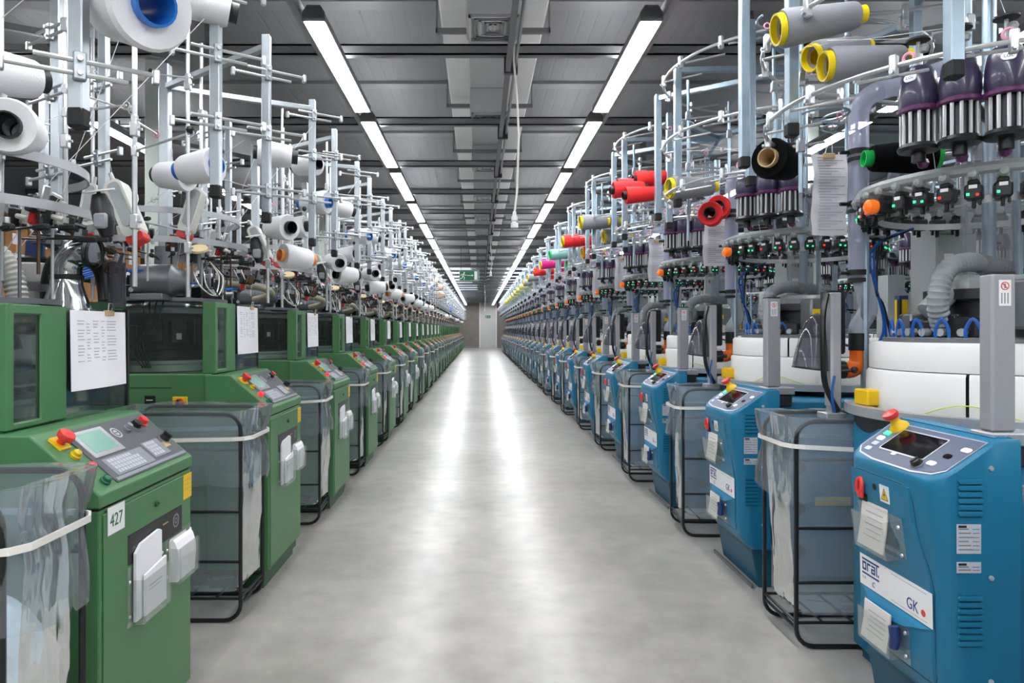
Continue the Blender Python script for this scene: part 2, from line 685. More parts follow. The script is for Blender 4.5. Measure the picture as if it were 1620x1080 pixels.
# right wall with a clerestory strip of windows
wr = MB().box(XR, XR + 0.15, YB, YF, -0.15, 2.30, 'wall_light')
wr.box(XR, XR + 0.15, YB, YF, 3.22, ZC + 0.12, 'wall_light')
ys = [YB, 5.2]
k = 0
y = 5.2
while y < 20:
    wr.box(XR, XR + 0.15, y, y + 0.25, 2.30, 3.22, 'wall_light')
    k += 1
    w = MB()
    y0, y1 = y + 0.25, y + 1.9
    for a, b, c, d in ((y0, y1, 2.30, 2.35), (y0, y1, 3.17, 3.22), (y0, y0 + 0.05, 2.35, 3.17), (y1 - 0.05, y1, 2.35, 3.17), ((y0 + y1) / 2 - 0.03, (y0 + y1) / 2 + 0.03, 2.35, 3.17)):
        w.box(XR + 0.02, XR + 0.10, a, b, c, d, 'window_frame')
    w.box(XR + 0.055, XR + 0.065, y0 + 0.05, y1 - 0.05, 2.35, 3.17, 'guard_glass')
    struct('window_%d' % k, w)
    y += 1.9
wr.box(XR, XR + 0.15, YB, 5.2, 2.30, 3.22, 'wall_light')
wr.box(XR, XR + 0.15, y, YF, 2.30, 3.22, 'wall_light')
struct('wall_right', wr)

# ceiling beams: light channels across the hall
y = 4.22 - 4 * 1.45
k = 0
while y < YF:
    k += 1
    b = MB()
    b.box(XL, XR, y, y + 0.012, 2.90, 2.965, 'beam_grey')
    b.box(XL, XR, y, y + 0.06, 2.953, 2.965, 'beam_grey')
    b.box(XL, XR, y, y + 0.06, 2.90, 2.908, 'beam_grey')
    b.box(XL, XR, y + 0.10, y + 0.22, 3.275, ZC, 'trunk_grey')
    struct('beam_%d' % k, b)
    y += 1.45

# pale building columns behind the green row and beyond the blue one
for k in range(7):
    yy = 5.3 + 5.6 * k
    c = MB().box(-2.60, -2.46, yy, yy + 0.14, 0, ZC, 'column_paint', 0.008)
    struct('column_left_%d' % (k + 1), c)
    if k < 4:
        struct('column_right_%d' % (k + 1), MB().box(2.95, 3.09, yy + 0.9, yy + 1.04, 0, ZC, 'column_paint', 0.008))

# roof bracing in the bays beside the aisle
k = 0
for side in (-1, 1):
    for j in range(6):
        yy = 3.6 + 2.9 * j
        k += 1
        d = MB()
        d.box(side * 1.75, side * 1.81, yy + 0.9, yy + 0.96, 2.9, ZC, 'beam_grey')
        d.tube([(side * 1.80, yy + 0.6, 2.86), (side * 3.4, yy + 0.9, 3.25)], 0.03, 'beam_grey', 4)
        d.tube([(side * 1.80, yy + 1.2, 3.2), (side * 3.2, yy + 0.3, 2.80)], 0.024, 'trunk_grey', 4)
        struct('roof_brace_%d' % k, d)


def lamp_proto():
    t = thing('linear_lamp', (0, 0, 2.78))
    off = (0, 0, 2.78)
    part('diffuser', MB().box(-0.05, 0.05, 0.012, 1.468, 2.780, 2.792, 'lamp_white'), t, off)
    h = MB().prism([(-0.058, 2.785), (-0.052, 2.785), (-0.052, 2.795), (0.052, 2.795), (0.052, 2.785), (0.058, 2.785), (0.055, 2.83), (0.032, 2.86), (-0.032, 2.86), (-0.055, 2.83)], 'y', 0, 1.48, 'trunk_grey')
    part('housing', h, t, off)
    part('added_uplight', MB().box(-0.011, 0.011, 0.03, 1.45, 2.859, 2.8615, 'lamp_white'), t, off)  # added glowing strip, unseen from below, to brighten the ceiling
    for yy in (0.0, 1.468):
        part('end_cap', MB().prism([(-0.060, 2.782), (0.060, 2.782), (0.057, 2.83), (0.034, 2.864), (-0.034, 2.864), (-0.057, 2.83)], 'y', yy, yy + 0.012, 'trunk_grey'), t, off)
    br = MB().box(-0.012, 0.012, 0.36, 0.39, 2.86, 2.905, 'beam_grey').box(-0.012, 0.012, 1.1, 1.13, 2.86, 2.905, 'beam_grey')
    part('bracket', br, t, off)
    return t


lamp0 = lamp_proto()
first = True
for name, x, lo, hi, words in (('left', -0.85, -7, 24, 'lamp strip above the green machines'), ('right', 0.885, -7, 24, 'lamp strip above the blue machines'),
                               ('side', -2.95, -6, 12, 'lamp strip over the bay behind the green machines'), ('side2', 2.95, -6, 12, 'lamp strip over the bay behind the blue machines')):
    struct({'left': 'lamp_track_trim_1', 'right': 'lamp_track_trim_2', 'side': 'lamp_track_trim_3', 'side2': 'lamp_track_trim_4'}[name],
           MB().box(x - 0.11 if x < 0 else x + 0.075, x - 0.075 if x < 0 else x + 0.11, YB + 0.4, 44.4 if 'side' not in name else 26, 2.83, 2.90, 'trunk_grey'))
    for k in range(lo, hi):
        y = 3.50 + 1.70 * k
        o = lamp0 if first else copy_tree(lamp0)
        first = False
        o.location = (x, y, 2.78)
        where = ORD[max(k, 0)]
        lab = ('lit white linear lamp, %s in the %s' % (where, words)) if k >= 0 else ('lit linear lamp, %s behind the camera, in the %s' % (('first', 'second', 'third', 'fourth', 'fifth', 'sixth', 'seventh')[-k - 1], words.replace('lamp strip', 'strip').replace('the bay ', '')))
        tag(o, lab, 'lamp', words)

# central air duct: pale boards with grey grille boxes
d = MB()
d.box(-0.245, 0.42, YB + 0.2, 30, 3.16, 3.26, 'duct_white', 0.01)
d.box(-0.07, 0.24, YB + 0.2, 30, 3.152, 3.16, 'duct_grey')
dt = thing('air_duct', (0.09, 0, 3.16), 'long pale air duct running under the ceiling along the aisle', 'duct')
part('casing', d, dt, (0.09, 0, 3.16))
for k in range(-2, 17):
    y = 3.80 + 1.72 * k
    g = MB().box(-0.075, 0.235, y, y + 0.36, 2.96, 3.155, 'duct_grey', 0.006)
    p = part('outlet_box', g, dt, (0.09, 0, 3.16))
    gr = MB()
    for q in range(5):
        a = 0.015 + 0.03 * q
        for bx in ((-0.075 + a, -0.062 + a, y + a, y + 0.36 - a), (0.222 - a, 0.235 - a, y + a, y + 0.36 - a), (-0.075 + a, 0.235 - a, y + a, y + a + 0.013), (-0.075 + a, 0.235 - a, y + 0.347 - a, y + 0.36 - a)):
            gr.box(*bx, 2.944 + 0.003 * q, 2.962, 'silver_trim' if q % 2 == 0 else 'grey_steel')
    part('grille', gr, p, (0.09, 0, 3.16))
for k in range(-2, 17):
    y = 4.30 + 1.45 * k
    part('hanger', MB().box(-0.275, 0.45, y, y + 0.03, 3.07, 3.10, 'beam_grey').box(-0.272, -0.262, y, y + 0.02, 3.07, ZC, 'beam_grey').box(0.437, 0.447, y, y + 0.02, 3.07, ZC, 'beam_grey'), dt, (0.09, 0, 3.16))

# power track with hanging sockets
tr = MB().box(0.165, 0.195, YB + 0.3, 44, 2.80, 2.845, 'beam_grey').cyl((0.225, YB + 0.3, 2.835), (0.225, 44, 2.835), 0.010, 'galvanised', 8)
tt = thing('power_track', (0.18, 0, 2.8), 'thin twin power track running above the middle of the aisle', 'cable track')
part('rail', tr, tt, (0.18, 0, 2.8))
for k in range(-3, 28):
    y = 4.24 + 1.45 * k
    if y < 43.5:
        part('clip', MB().box(0.155, 0.24, y, y + 0.035, 2.79, 2.90, 'dark_steel', 0.004), tt, (0.18, 0, 2.8))
for y0, ze, w in ((3.85, 1.78, 'nearest'), (11.8, 2.13, 'second'), (24.5, 1.86, 'third')):
    c = thing('hanging_socket', (0.2, y0, 2.8), 'white socket on a long cord hanging over the aisle, %s from the camera' % w, 'socket', 'sockets hanging from the power track')
    off = (0.2, y0, 2.8)
    pts = [(0.2, y0, 2.81), (0.195, y0, 2.72), (0.215, y0 + 0.01, 2.5), (0.225, y0 + 0.02, 2.3), (0.215, y0 + 0.02, ze + 0.2), (0.20, y0 + 0.01, ze + 0.075)]
    part('cord', MB().tube(pts, 0.006, 'white_feeder', 6), c, off)
    part('plug', MB().lathe([(0.001, ze + 0.09), (0.010, ze + 0.085), (0.012, ze + 0.062), (0.018, ze + 0.058), (0.018, ze + 0.035), (0.013, ze + 0.032), (0.013, ze + 0.026), (0.021, ze + 0.022), (0.021, ze - 0.005), (0.001, ze - 0.005)], 'white_abs', 14, (0.20, y0 + 0.01, 0)), c, off)

# exit signs
e = thing('exit_sign', (-0.2, 14.2, 2.2), 'green and white running-man exit sign hanging above the aisle', 'exit sign')
off = (-0.2, 14.2, 2.2)
part('housing', MB().box(-0.415, 0.0, 14.2, 14.24, 2.215, 2.43, 'silver_trim', 0.006), e, off)
part('rod', MB().cyl((-0.38, 14.22, 2.43), (-0.38, 14.22, 2.9), 0.004, 'dark_steel', 6), e, off)
part('rod', MB().cyl((-0.03, 14.22, 2.43), (-0.03, 14.22, 2.9), 0.004, 'dark_steel', 6), e, off)
fc = MB().box(-0.405, -0.01, 14.193, 14.2, 2.225, 2.42, 'sign_green')
part('face', fc, e, off)


def running_man(mb, x, z, s, mt):
    """a runner made of tapered strokes in the current frame"""
    mb.lathe([(0.0001, 0), (0.095 * s, 0.0), (0.095 * s, 0.002), (0.0001, 0.002)], mt, 14, (x + 0.12 * s, z + 0.88 * s, 0))
    for a, b, w in (((0.08, 0.74), (-0.08, 0.42), 0.17), ((0.06, 0.72), (-0.22, 0.66), 0.07), ((-0.22, 0.66), (-0.32, 0.50), 0.07), ((0.08, 0.70), (0.24, 0.54), 0.07), ((0.24, 0.54), (0.36, 0.60), 0.07),
                    ((-0.06, 0.45), (0.16, 0.30), 0.10), ((0.16, 0.30), (0.10, 0.02), 0.09), ((-0.08, 0.44), (-0.14, 0.20), 0.10), ((-0.14, 0.20), (-0.38, 0.14), 0.09)):
        a, b = Vector(a) * s, Vector(b) * s
        d = (b - a).normalized()
        n = Vector((-d.y, d.x)) * (w * s / 2)
        a -= d * w * s * 0.25
        b += d * w * s * 0.25
        pts = [a + n, a - n, b - n * 0.85, b + n * 0.85]
        mb.add([(x + p.x, z + p.y, 0.0015) for p in pts], [(0, 1, 2, 3)], mt)


sy = MB().frame((0, 14.1925, 0), (1, 0, 0), (0, 0, 1))
running_man(sy, -0.33, 2.235, 0.165, 'sign_white')
sy.box(-0.255, -0.15, 2.318, 2.328, 0, 0.0015, 'sign_white')
sy.add([(-0.15, 2.345, 0.001), (-0.15, 2.301, 0.001), (-0.118, 2.323, 0.001)], [(0, 1, 2)], 'sign_white')
sy.box(-0.10, -0.035, 2.235, 2.41, 0, 0.0015, 'sign_white')
part('symbol', sy, e, off)
e = thing('exit_sign', (0.57, YF, 2.0), 'small green exit sign on the pale bay of the far wall', 'exit sign')
off = (0.57, YF, 2.0)
part('housing', MB().box(0.40, 0.74, YF - 0.05, YF, 1.95, 2.11, 'sign_green', 0.006), e, off)
sy = MB().frame((0, YF - 0.052, 0), (1, 0, 0), (0, 0, 1))
running_man(sy, 0.47, 1.965, 0.13, 'sign_white')
sy.box(0.53, 0.70, 2.02, 2.04, 0, 0.0015, 'sign_white')
part('symbol', sy, e, off)

# roof lights near the far end
for k, (x0, x1) in enumerate(((-1.0, 0.0), (0.95, 1.75))):
    w = MB()
    w.box(x0, x1, 23, 37, ZC - 0.012, ZC - 0.002, 'rooflight')
    w.box(x0 - 0.04, x0, 23, 37, ZC - 0.03, ZC, 'window_frame').box(x1, x1 + 0.04, 23, 37, ZC - 0.03, ZC, 'window_frame')
    struct('rooflight_window_%d' % (k + 1), w)

# storage rack with cartons behind the green machines
rt = thing('storage_rack', (-5.3, 8.5, 0), 'tall storage rack with dark blue uprights along the left wall', 'rack')
off = (-5.3, 8.5, 0)
for yy in (5.7, 8.0, 10.3, 12.6):
    for xx in (-4.98, -5.62):
        part('upright', MB().box(xx, xx + 0.07, yy, yy + 0.09, 0, 2.42, 'rack_blue', 0.006), rt, off)
for z in (0.25, 1.36, 2.0):
    part('shelf', MB().box(-5.62, -4.93, 5.74, 12.65, z - 0.03, z, 'grey_steel').box(-4.935, -4.905, 5.70, 12.69, z - 0.08, z + 0.005, 'alu_shelf', 0.004), rt, off)
rng = random.Random(4)
cart = MB()
for lvl, z, h, hs in ((0, 2.006, 0.31, 'upper'), (1, 1.366, 0.42, 'middle'), (2, 0.256, 0.7, 'bottom')):
    y, n = 5.85, 0
    while y < 12.1:
        w = rng.choice((0.36, 0.42, 0.48)) if lvl == 0 else rng.choice((0.5, 0.6))
        for yy in (8.0, 10.3):
            if y < yy + 0.12 and y + w > yy - 0.03:
                y = yy + 0.12
        if y + w > 12.55:
            break
        hh = h * rng.uniform(0.9, 1.04)
        b = thing('carton', (-5.2, y + w / 2, z), 'brown cardboard carton with white label, %s along the %s rack shelf' % (ORD[n] if n else 'first', hs), 'carton', 'cartons on the %s rack shelf' % hs)
        off = (-5.2, y + w / 2, z)
        m = MB().box(-5.5, -4.945, y, y + w, z, z + hh, 'cardboard', 0.006)
        part('box_body', m, b, off)
        part('tape_strip', MB().box(-5.4, -4.943, y + w * 0.46, y + w * 0.54, z + 0.002, z + hh + 0.002, 'tape'), b, off)
        part('label', MB().box(-4.945, -4.9415, y + w * 0.3, y + w * 0.7, z + hh * 0.35, z + hh * 0.75, 'paper'), b, off)
        y += w + rng.uniform(0.01, 0.05)
        n += 1
wt = thing('wrapped_bale', (-5.15, 8.9, 2.33), 'long bale in shiny pale film lying on the cartons', 'bale')
wt0 = MB().box(-5.35, -5.0, 7.3, 10.1, 2.335, 2.50, 'wrap_film', 0.05)
part('bale_body', wt0, wt, (-5.15, 8.9, 2.33))


# ------------------------------------------------------------------ green knitting machines (left row)
GO = (-1.6, 2.08, 0.0)                 # base of the first green machine
FXG = -0.967                           # cabinet front
GROUP_G = 'green knitting machines in the left row'
GROUP_B = 'blue knitting machines in the right row'


def arc(c, r, a0, a1, n, z, rx=None):
    rx = rx or r
    return [(c[0] + rx * math.cos(a0 + (a1 - a0) * k / n), c[1] + r * math.sin(a0 + (a1 - a0) * k / n), z) for k in range(n + 1)]


def bez(p, n=10):
    """smooth curve through control points"""
    P = [Vector(q) for q in p]
    out = []
    for i in range(len(P) - 1):
        p0, p1, p2, p3 = P[max(i - 1, 0)], P[i], P[i + 1], P[min(i + 2, len(P) - 1)]
        for k in range(n):
            t = k / n
            out.append(0.5 * ((2 * p1) + (p2 - p0) * t + (2 * p0 - 5 * p1 + 4 * p2 - p3) * t * t + (3 * p1 - p0 - 3 * p2 + p3) * t ** 3))
    out.append(P[-1])
    return out


FARG = MB()
FARB = MB()


def hose(mb, pts, r, m, ribs=0.012, n=10):
    """ribbed hose: radius swells along the run"""
    P = bez(pts, 8)
    L = sum((P[i + 1] - P[i]).length for i in range(len(P) - 1))
    N = max(8, int(L / (ribs / 2)))
    out, i, acc = [], 0, 0.0
    for k in range(N + 1):
        s = L * k / N
        while i < len(P) - 2 and acc + (P[i + 1] - P[i]).length < s:
            acc += (P[i + 1] - P[i]).length
            i += 1
        seg = (P[i + 1] - P[i]).length
        out.append(P[i].lerp(P[i + 1], min(1, (s - acc) / max(seg, 1e-6))))
    mb.tube(out, [r if k % 2 else r * 0.88 for k in range(N + 1)], m, n)


def clip_block(mb, p, m='bright_steel', s=0.016):
    mb.box(p[0] - s, p[0] + s, p[1] - s, p[1] + s, p[2] - s * 1.9, p[2] + s * 1.9, m, 0.004)
    mb.cyl((p[0] + s, p[1] - s * 0.2, p[2]), (p[0] + s * 2.0, p[1] - s * 0.2, p[2]), s * 0.35, m, 6)


def green_machine():
    t = thing('knitting_machine', GO, '', 'knitting machine', GROUP_G)

    def P(name, mb, parent=None, far=True):
        if far:
            FARG.merge(mb)
        return part(name, mb, parent or t, GO)

    y0, y1 = 1.74, 2.29
    # plinth and cabinet
    P('plinth', MB().box(-2.0, -1.02, 1.80, 2.40, 0.0, 0.10, 'green_dark').box(-1.25, -1.0, 1.77, 2.26, 0.0, 0.10, 'green_dark'))
    cab = MB().prism([(FXG, 0.09), (FXG, 0.795), (-1.26, 0.795), (-1.26, 0.09)], 'y', y0, y1, 'green_paint', 0.006)
    c = P('control_cabinet', cab)
    hood = MB().prism([(FXG + 0.004, 0.802), (FXG + 0.004, 0.836), (-1.145, 0.990), (-1.262, 0.990), (-1.262, 0.802)], 'y', y0 - 0.004, y1 + 0.004, 'green_paint', 0.005)
    hood.box(-1.255, FXG - 0.006, y0 + 0.004, y1 - 0.004, 0.794, 0.803, 'seam_black')
    h = P('cabinet_hood', hood)
    P('cabinet_door', MB().box(FXG, FXG + 0.004, y0 + 0.012, y1 - 0.012, 0.10, 0.785, 'green_paint', 0.002), c)
    # sloping console: frame x along the aisle (away from the camera), y up the slope
    so = (FXG + 0.004 + 0.0002, y0 - 0.004, 0.836)
    up = (-1.145 - (FXG + 0.004), 0, 0.990 - 0.836)
    SL = 0.2375
    cp = MB().frame(so, (0, 1, 0), up)
    cp.rrect(0.435, 0.205, 0.004, 0.0, 0.003, 'panel_grey', 0.322, 0.119)
    cp.box(0.11, 0.535, 0.020, 0.030, 0.003, 0.005, 'key_mid')
    pan = P('control_panel', cp, h)
    sc = MB().frame(so, (0, 1, 0), up)
    sc.rrect(0.155, 0.100, 0.003, 0.003, 0.006, 'silver_trim', 0.200, 0.158)
    sc.rrect(0.118, 0.075, 0.002, 0.006, 0.0065, 'lcd_green', 0.200, 0.160)
    P('screen', sc, h)
    kp = MB().frame(so, (0, 1, 0), up)
    kp.rrect(0.215, 0.064, 0.003, 0.003, 0.0045, 'key_mid', 0.240, 0.066)
    kp.rrect(0.105, 0.066, 0.003, 0.003, 0.0045, 'key_mid', 0.415, 0.076)
    for r in range(4):
        for k in range(10):
            if not (r == 3 and k > 7):
                kp.box(0.147 + k * 0.0155, 0.1605 + k * 0.0155, 0.040 + r * 0.0135, 0.051 + r * 0.0135, 0.0045, 0.006, 'key_light')
        for k in range(4):
            kp.box(0.370 + k * 0.0165, 0.384 + k * 0.0165, 0.049 + r * 0.0145, 0.061 + r * 0.0145, 0.0045, 0.006, 'key_light')
    P('keypad', kp, h)
    lg = MB().frame(so, (0, 1, 0), up)
    lg.lathe([(0.0001, 0.0032), (0.021, 0.0032), (0.021, 0.0038), (0.0001, 0.0038)], 'key_light', 18, (0.318, 0.172, 0))
    lg.lathe([(0.011, 0.0038), (0.011, 0.0042), (0.016, 0.0042), (0.016, 0.0038)], 'panel_grey', 18, (0.318, 0.172, 0))
    lg.box(0.309, 0.327, 0.170, 0.174, 0.0038, 0.0043, 'panel_grey')
    P('emblem', lg, h)
    es = MB().frame(so, (0, 1, 0), up)
    es.rrect(0.046, 0.046, 0.004, 0, 0.006, 'yellow_plastic', 0.062, 0.188)
    es.cyl((0.062, 0.188, 0.006), (0.062, 0.188, 0.02), 0.011, 'red_plastic', 14)
    es.lathe([(0.012, 0.018), (0.021, 0.022), (0.023, 0.030), (0.021, 0.038), (0.0001, 0.041)], 'red_plastic', 18, (0.062, 0.188, 0))
    P('emergency_button', es, h)
    for nm, m, py in (('amber_button', 'amber_lamp', 0.138), ('red_lamp', 'red_lamp', 0.086), ('green_button', 'green_lamp', 0.034)):
        b = MB().frame(so, (0, 1, 0), up)
        b.lathe([(0.0145, 0), (0.0145, 0.006), (0.012, 0.008), (0.0115, 0.016), (0.007, 0.02), (0.0001, 0.021)], m, 16, (0.066, py, 0))
        P(nm, b, h)
    for nm, m, px, py, r in (('selector_knob', 'key_mid', 0.385, 0.176, 0.010), ('selector_knob', 'black_plastic', 0.435, 0.176, 0.017), ('red_knob', 'red_plastic', 0.487, 0.183, 0.016), ('key_switch', 'black_plastic', 0.500, 0.095, 0.016)):
        b = MB().frame(so, (0, 1, 0), up)
        b.lathe([(r * 1.2, 0.003), (r * 1.2, 0.008), (r, 0.009), (r * 0.92, 0.022), (0.0001, 0.023)], m, 16, (px, py, 0), mats=['silver_trim' if m == 'black_plastic' else m, m, m, m])
        if nm == 'key_switch':
            b.box(px - 0.035, px + 0.005, py - 0.030, py - 0.008, 0.003, 0.0045, 'core_wood')
            b.box(px - 0.004, px + 0.004, py - 0.015, py + 0.015, 0.023, 0.032, 'black_plastic', 0.002)
        P(nm, b, h)
    # front of the cabinet: x along the aisle, y up
    fo = (FXG + 0.004, 0, 0)
    P('yellow_sticker', MB().frame(fo, (0, 1, 0), (0, 0, 1)).box(2.222, 2.283, 0.705, 0.785, 0, 0.001, 'yellow_plastic').box(2.230, 2.275, 0.735, 0.738, 0.001, 0.0013, 'core_wood').box(2.230, 2.270, 0.750, 0.753, 0.001, 0.0013, 'core_wood').box(2.230, 2.275, 0.765, 0.768, 0.001, 0.0013, 'core_wood'), c)
    P('cabinet_lock', MB().frame(fo, (0, 1, 0), (0, 0, 1)).lathe([(0.010, 0), (0.010, 0.006), (0.006, 0.008), (0.0001, 0.008)], 'green_dark', 14, (2.035, 0.742, 0)).lathe([(0.0001, 0.0083), (0.004, 0.0083)], 'seam_black', 10, (2.035, 0.742, 0)), c)
    npl = MB().frame(fo, (0, 1, 0), (0, 0, 1))
    npl.box(1.872, 2.208, 0.612, 0.694, 0, 0.0015, 'black_plastic')
    npl.text('nondi fima', 0.032, 1.895, 0.642, 0.0015, 'grey_print', sx=0.9)
    npl.lathe([(0.016, 0.0015), (0.016, 0.002), (0.022, 0.002), (0.022, 0.0015)], 'grey_print', 18, (2.165, 0.655, 0))
    npl.lathe([(0.006, 0.0015), (0.006, 0.002), (0.010, 0.002), (0.010, 0.0015)], 'grey_print', 14, (2.165, 0.655, 0))
    npl.box(2.075, 2.11, 0.664, 0.668, 0.0015, 0.002, 'core_wood')
    P('name_plate', npl, c)
    for px0, px1, z0, z1 in ((1.865, 2.075, 0.44, 0.585), (2.09, 2.275, 0.468, 0.600)):
        pk = MB().frame(fo, (0, 1, 0), (0, 0, 1))
        pk.box(px0, px1, z0, z1 + 0.02, 0.001, 0.003, 'acrylic')
        a, b = px0 + 0.025, px1 - 0.02
        pk.box(a, b, z0 + 0.005, z1 - 0.02, 0.034, 0.036, 'acrylic')
        pk.box(a, b, z0 + 0.003, z0 + 0.005, 0.003, 0.036, 'acrylic')
        pk.box(a, a + 0.002, z0 + 0.005, z1 - 0.02, 0.003, 0.040, 'acrylic')
        pk.box(b - 0.002, b, z0 + 0.005, z1 - 0.02, 0.003, 0.040, 'acrylic')
        for sx, sz in ((px0 + 0.01, z0 + 0.03), (px0 + 0.01, z1 - 0.02), (px1 - 0.008, z1)):
            pk.lathe([(0.005, 0.003), (0.004, 0.006), (0.0001, 0.006)], 'bright_steel', 8, (sx, sz, 0))
        P('document_pocket', pk, c)
    # machine body
    bx0, bx1, by0, by1 = -2.02, -1.235, 1.755, 2.40
    bd = MB().prism([(bx0, 0.09), (bx0, 0.995), (bx1, 0.995), (bx1, 0.09)], 'y', by0, by1, 'green_paint', 0.006)
    bd.box(-1.62, -1.42, by0 - 0.002, by0 + 0.01, 0.928, 0.934, 'green_dark', 0.001)
    body = P('machine_body', bd)
    P('switch_cover', MB().box(-1.545, -1.495, by0 - 0.006, by0, 0.855, 0.895, 'black_plastic', 0.002).box(-1.535, -1.505, by0 - 0.008, by0 - 0.006, 0.872, 0.876, 'paper_cream'), body)
    P('main_switch', MB().box(-1.415, -1.345, by0 - 0.008, by0, 0.835, 0.890, 'yellow_plastic', 0.003).lathe([(0.021, 0), (0.019, 0.012), (0.0001, 0.013)], 'red_plastic', 16, (-1.38, by0 - 0.008, 0.862), (0, -1, 0)).box(-1.387, -1.373, by0 - 0.032, by0 - 0.02, 0.845, 0.880, 'black_plastic', 0.002), body)
    # glazed guard round the needle cylinder
    gx = -1.222
    gy0, gy1, gz0, gz1 = 1.765, 2.39, 0.995, 1.328
    fr = MB()
    fr.box(gx - 0.062, gx - 0.004, gy0, gy0 + 0.020, gz0, gz1, 'green_paint', 0.004)             # near post, broad face to the camera
    fr.box(gx - 0.018, gx, gy0, gy0 + 0.03, gz0, gz1, 'green_paint', 0.003)
    fr.box(gx - 0.018, gx, 1.905, 2.025, gz0, gz1, 'green_paint', 0.004)
    fr.box(gx - 0.018, gx, gy0, 2.025, gz1 - 0.028, gz1, 'green_paint', 0.004)
    fr.box(gx - 0.018, gx, gy0, 2.025, gz0, gz0 + 0.018, 'green_paint', 0.004)
    g = P('guard_frame', fr)
    P('guard_panel', MB().box(-1.70, -1.655, gy0 + 0.002, gy0 + 0.02, gz0, gz1, 'green_paint', 0.003).box(-2.0, -1.70, gy0 + 0.004, gy0 + 0.012, gz0, gz1, 'green_dark'), g)
    P('rear_panel', MB().box(-2.0, gx - 0.003, gy1 - 0.012, gy1, gz0, gz1, 'black_rubber'), g)
    P('guard_window', MB().box(-1.655, gx - 0.062, gy0 + 0.006, gy0 + 0.009, gz0, gz1 - 0.002, 'guard_glass'), g)
    P('guard_window', MB().box(gx - 0.009, gx - 0.006, gy0 + 0.03, 1.905, gz0 + 0.018, gz1 - 0.028, 'guard_glass'), g)
    P('guard_window', MB().box(gx - 0.009, gx - 0.006, 2.025, gy1 - 0.012, gz0, gz1 - 0.004, 'guard_glass'), g)
    # needle cylinder and its drive
    nc = MB()
    nc.lathe([(0.27, 1.0), (0.27, 1.03), (0.24, 1.035), (0.24, 1.05), (0.19, 1.06), (0.19, 1.10), (0.215, 1.105), (0.215, 1.19), (0.20, 1.20), (0.20, 1.27), (0.235, 1.28), (0.235, 1.305), (0.15, 1.32), (0.10, 1.335), (0.10, 1.37)],
             'dark_steel', 28, (-1.6, 2.08, 0), mats=['bright_steel', 'grey_steel', 'bright_steel', 'dark_steel', 'dark_steel', 'dark_steel', 'black_rubber', 'dark_steel', 'black_rubber', 'grey_steel', 'grey_steel', 'dark_steel', 'bright_steel', 'grey_steel'])
    cy = P('needle_cylinder', nc)
    r = random.Random(11)
    cam_b = MB()
    for k in range(14):
        a = 2 * PI * k / 14
        cx, cyy = -1.6 + 0.235 * math.cos(a), 2.08 + 0.235 * math.sin(a)
        zz = 1.12 + 0.03 * r.random()
        cam_b.frame((cx, cyy, zz), (-math.sin(a), math.cos(a), 0), (0, 0, 1))
        cam_b.box(-0.035, 0.035, 0, 0.08 + 0.05 * r.random(), -0.04, 0.012, r.choice(['black_plastic', 'black_rubber', 'dark_steel', 'black_plastic']), 0.004)
        if k % 3 == 0:
            cam_b.box(-0.012, 0.012, 0.02, 0.05, 0.012, 0.016, r.choice(['cream_disc', 'grey_box', 'paper_cream']))
    P('cam_ring', cam_b, cy)
    wires = MB()
    for k in range(4):
        x = -1.575 + 0.012 * k
        wires.tube(bez([(x, 1.80, 1.02), (x - 0.05, 1.815, 1.10 + 0.02 * k), (x + 0.02, 1.80, 1.2), (x - 0.02 + 0.02 * k, 1.84, 1.33), (x, 1.95, 1.38)], 5), 0.004, 'black_rubber', 5)
    P('cable_loom', wires, cy)
    # gear above the guard: motor, plates, hoses, valve blocks
    mo = MB()
    mo.lathe([(0.0001, 0), (0.055, 0.002), (0.075, 0.03), (0.078, 0.18), (0.06, 0.20), (0.045, 0.25), (0.0001, 0.25)], 'grey_steel', 20, (-1.62, 1.80, 1.43), (1, 0.12, 0))
    mo.box(-1.60, -1.45, 1.72, 1.86, 1.335, 1.365, 'grey_steel', 0.004)
    mo.box(-1.56, -1.50, 1.76, 1.84, 1.36, 1.40, 'dark_steel', 0.004)
    P('suction_motor', mo)
    plate = MB()
    plate.lathe([(0.30, 1.335), (0.30, 1.352), (0.12, 1.352)], 'grey_steel', 26, (-1.6, 2.08, 0))
    plate.lathe([(0.055, 1.35), (0.05, 1.62), (0.0001, 1.62)], 'grey_steel', 14, (-1.6, 2.08, 0))
    P('top_plate', plate)
    for a, m in ((-0.4, 'black_plastic'), (-1.0, 'dark_steel'), (-1.6, 'black_plastic'), (-2.1, 'dark_steel'), (0.3, 'black_plastic'), (1.0, 'black_plastic')):
        yb = MB().frame((-1.6 + 0.27 * math.cos(a), 2.08 + 0.27 * math.sin(a), 1.355), (-math.sin(a), math.cos(a), 0), (0, 0, 1))
        yb.box(-0.05, 0.05, 0, 0.055, -0.05, 0.02, m, 0.005)
        for q in range(5):
            yb.box(-0.044 + 0.02 * q, -0.036 + 0.02 * q, 0.055, 0.10 + 0.02 * (q % 2), -0.03, 0.012, ['grey_steel', 'bright_steel', 'dark_steel', 'paper_cream', 'black_plastic'][(q + int(a * 7)) % 5], 0.002)
        yb.cyl((0.0, 0.03, 0.02), (0.0, 0.03, 0.055), 0.012, 'bright_steel', 8)
        P('valve_block', yb)
    fingers = MB()
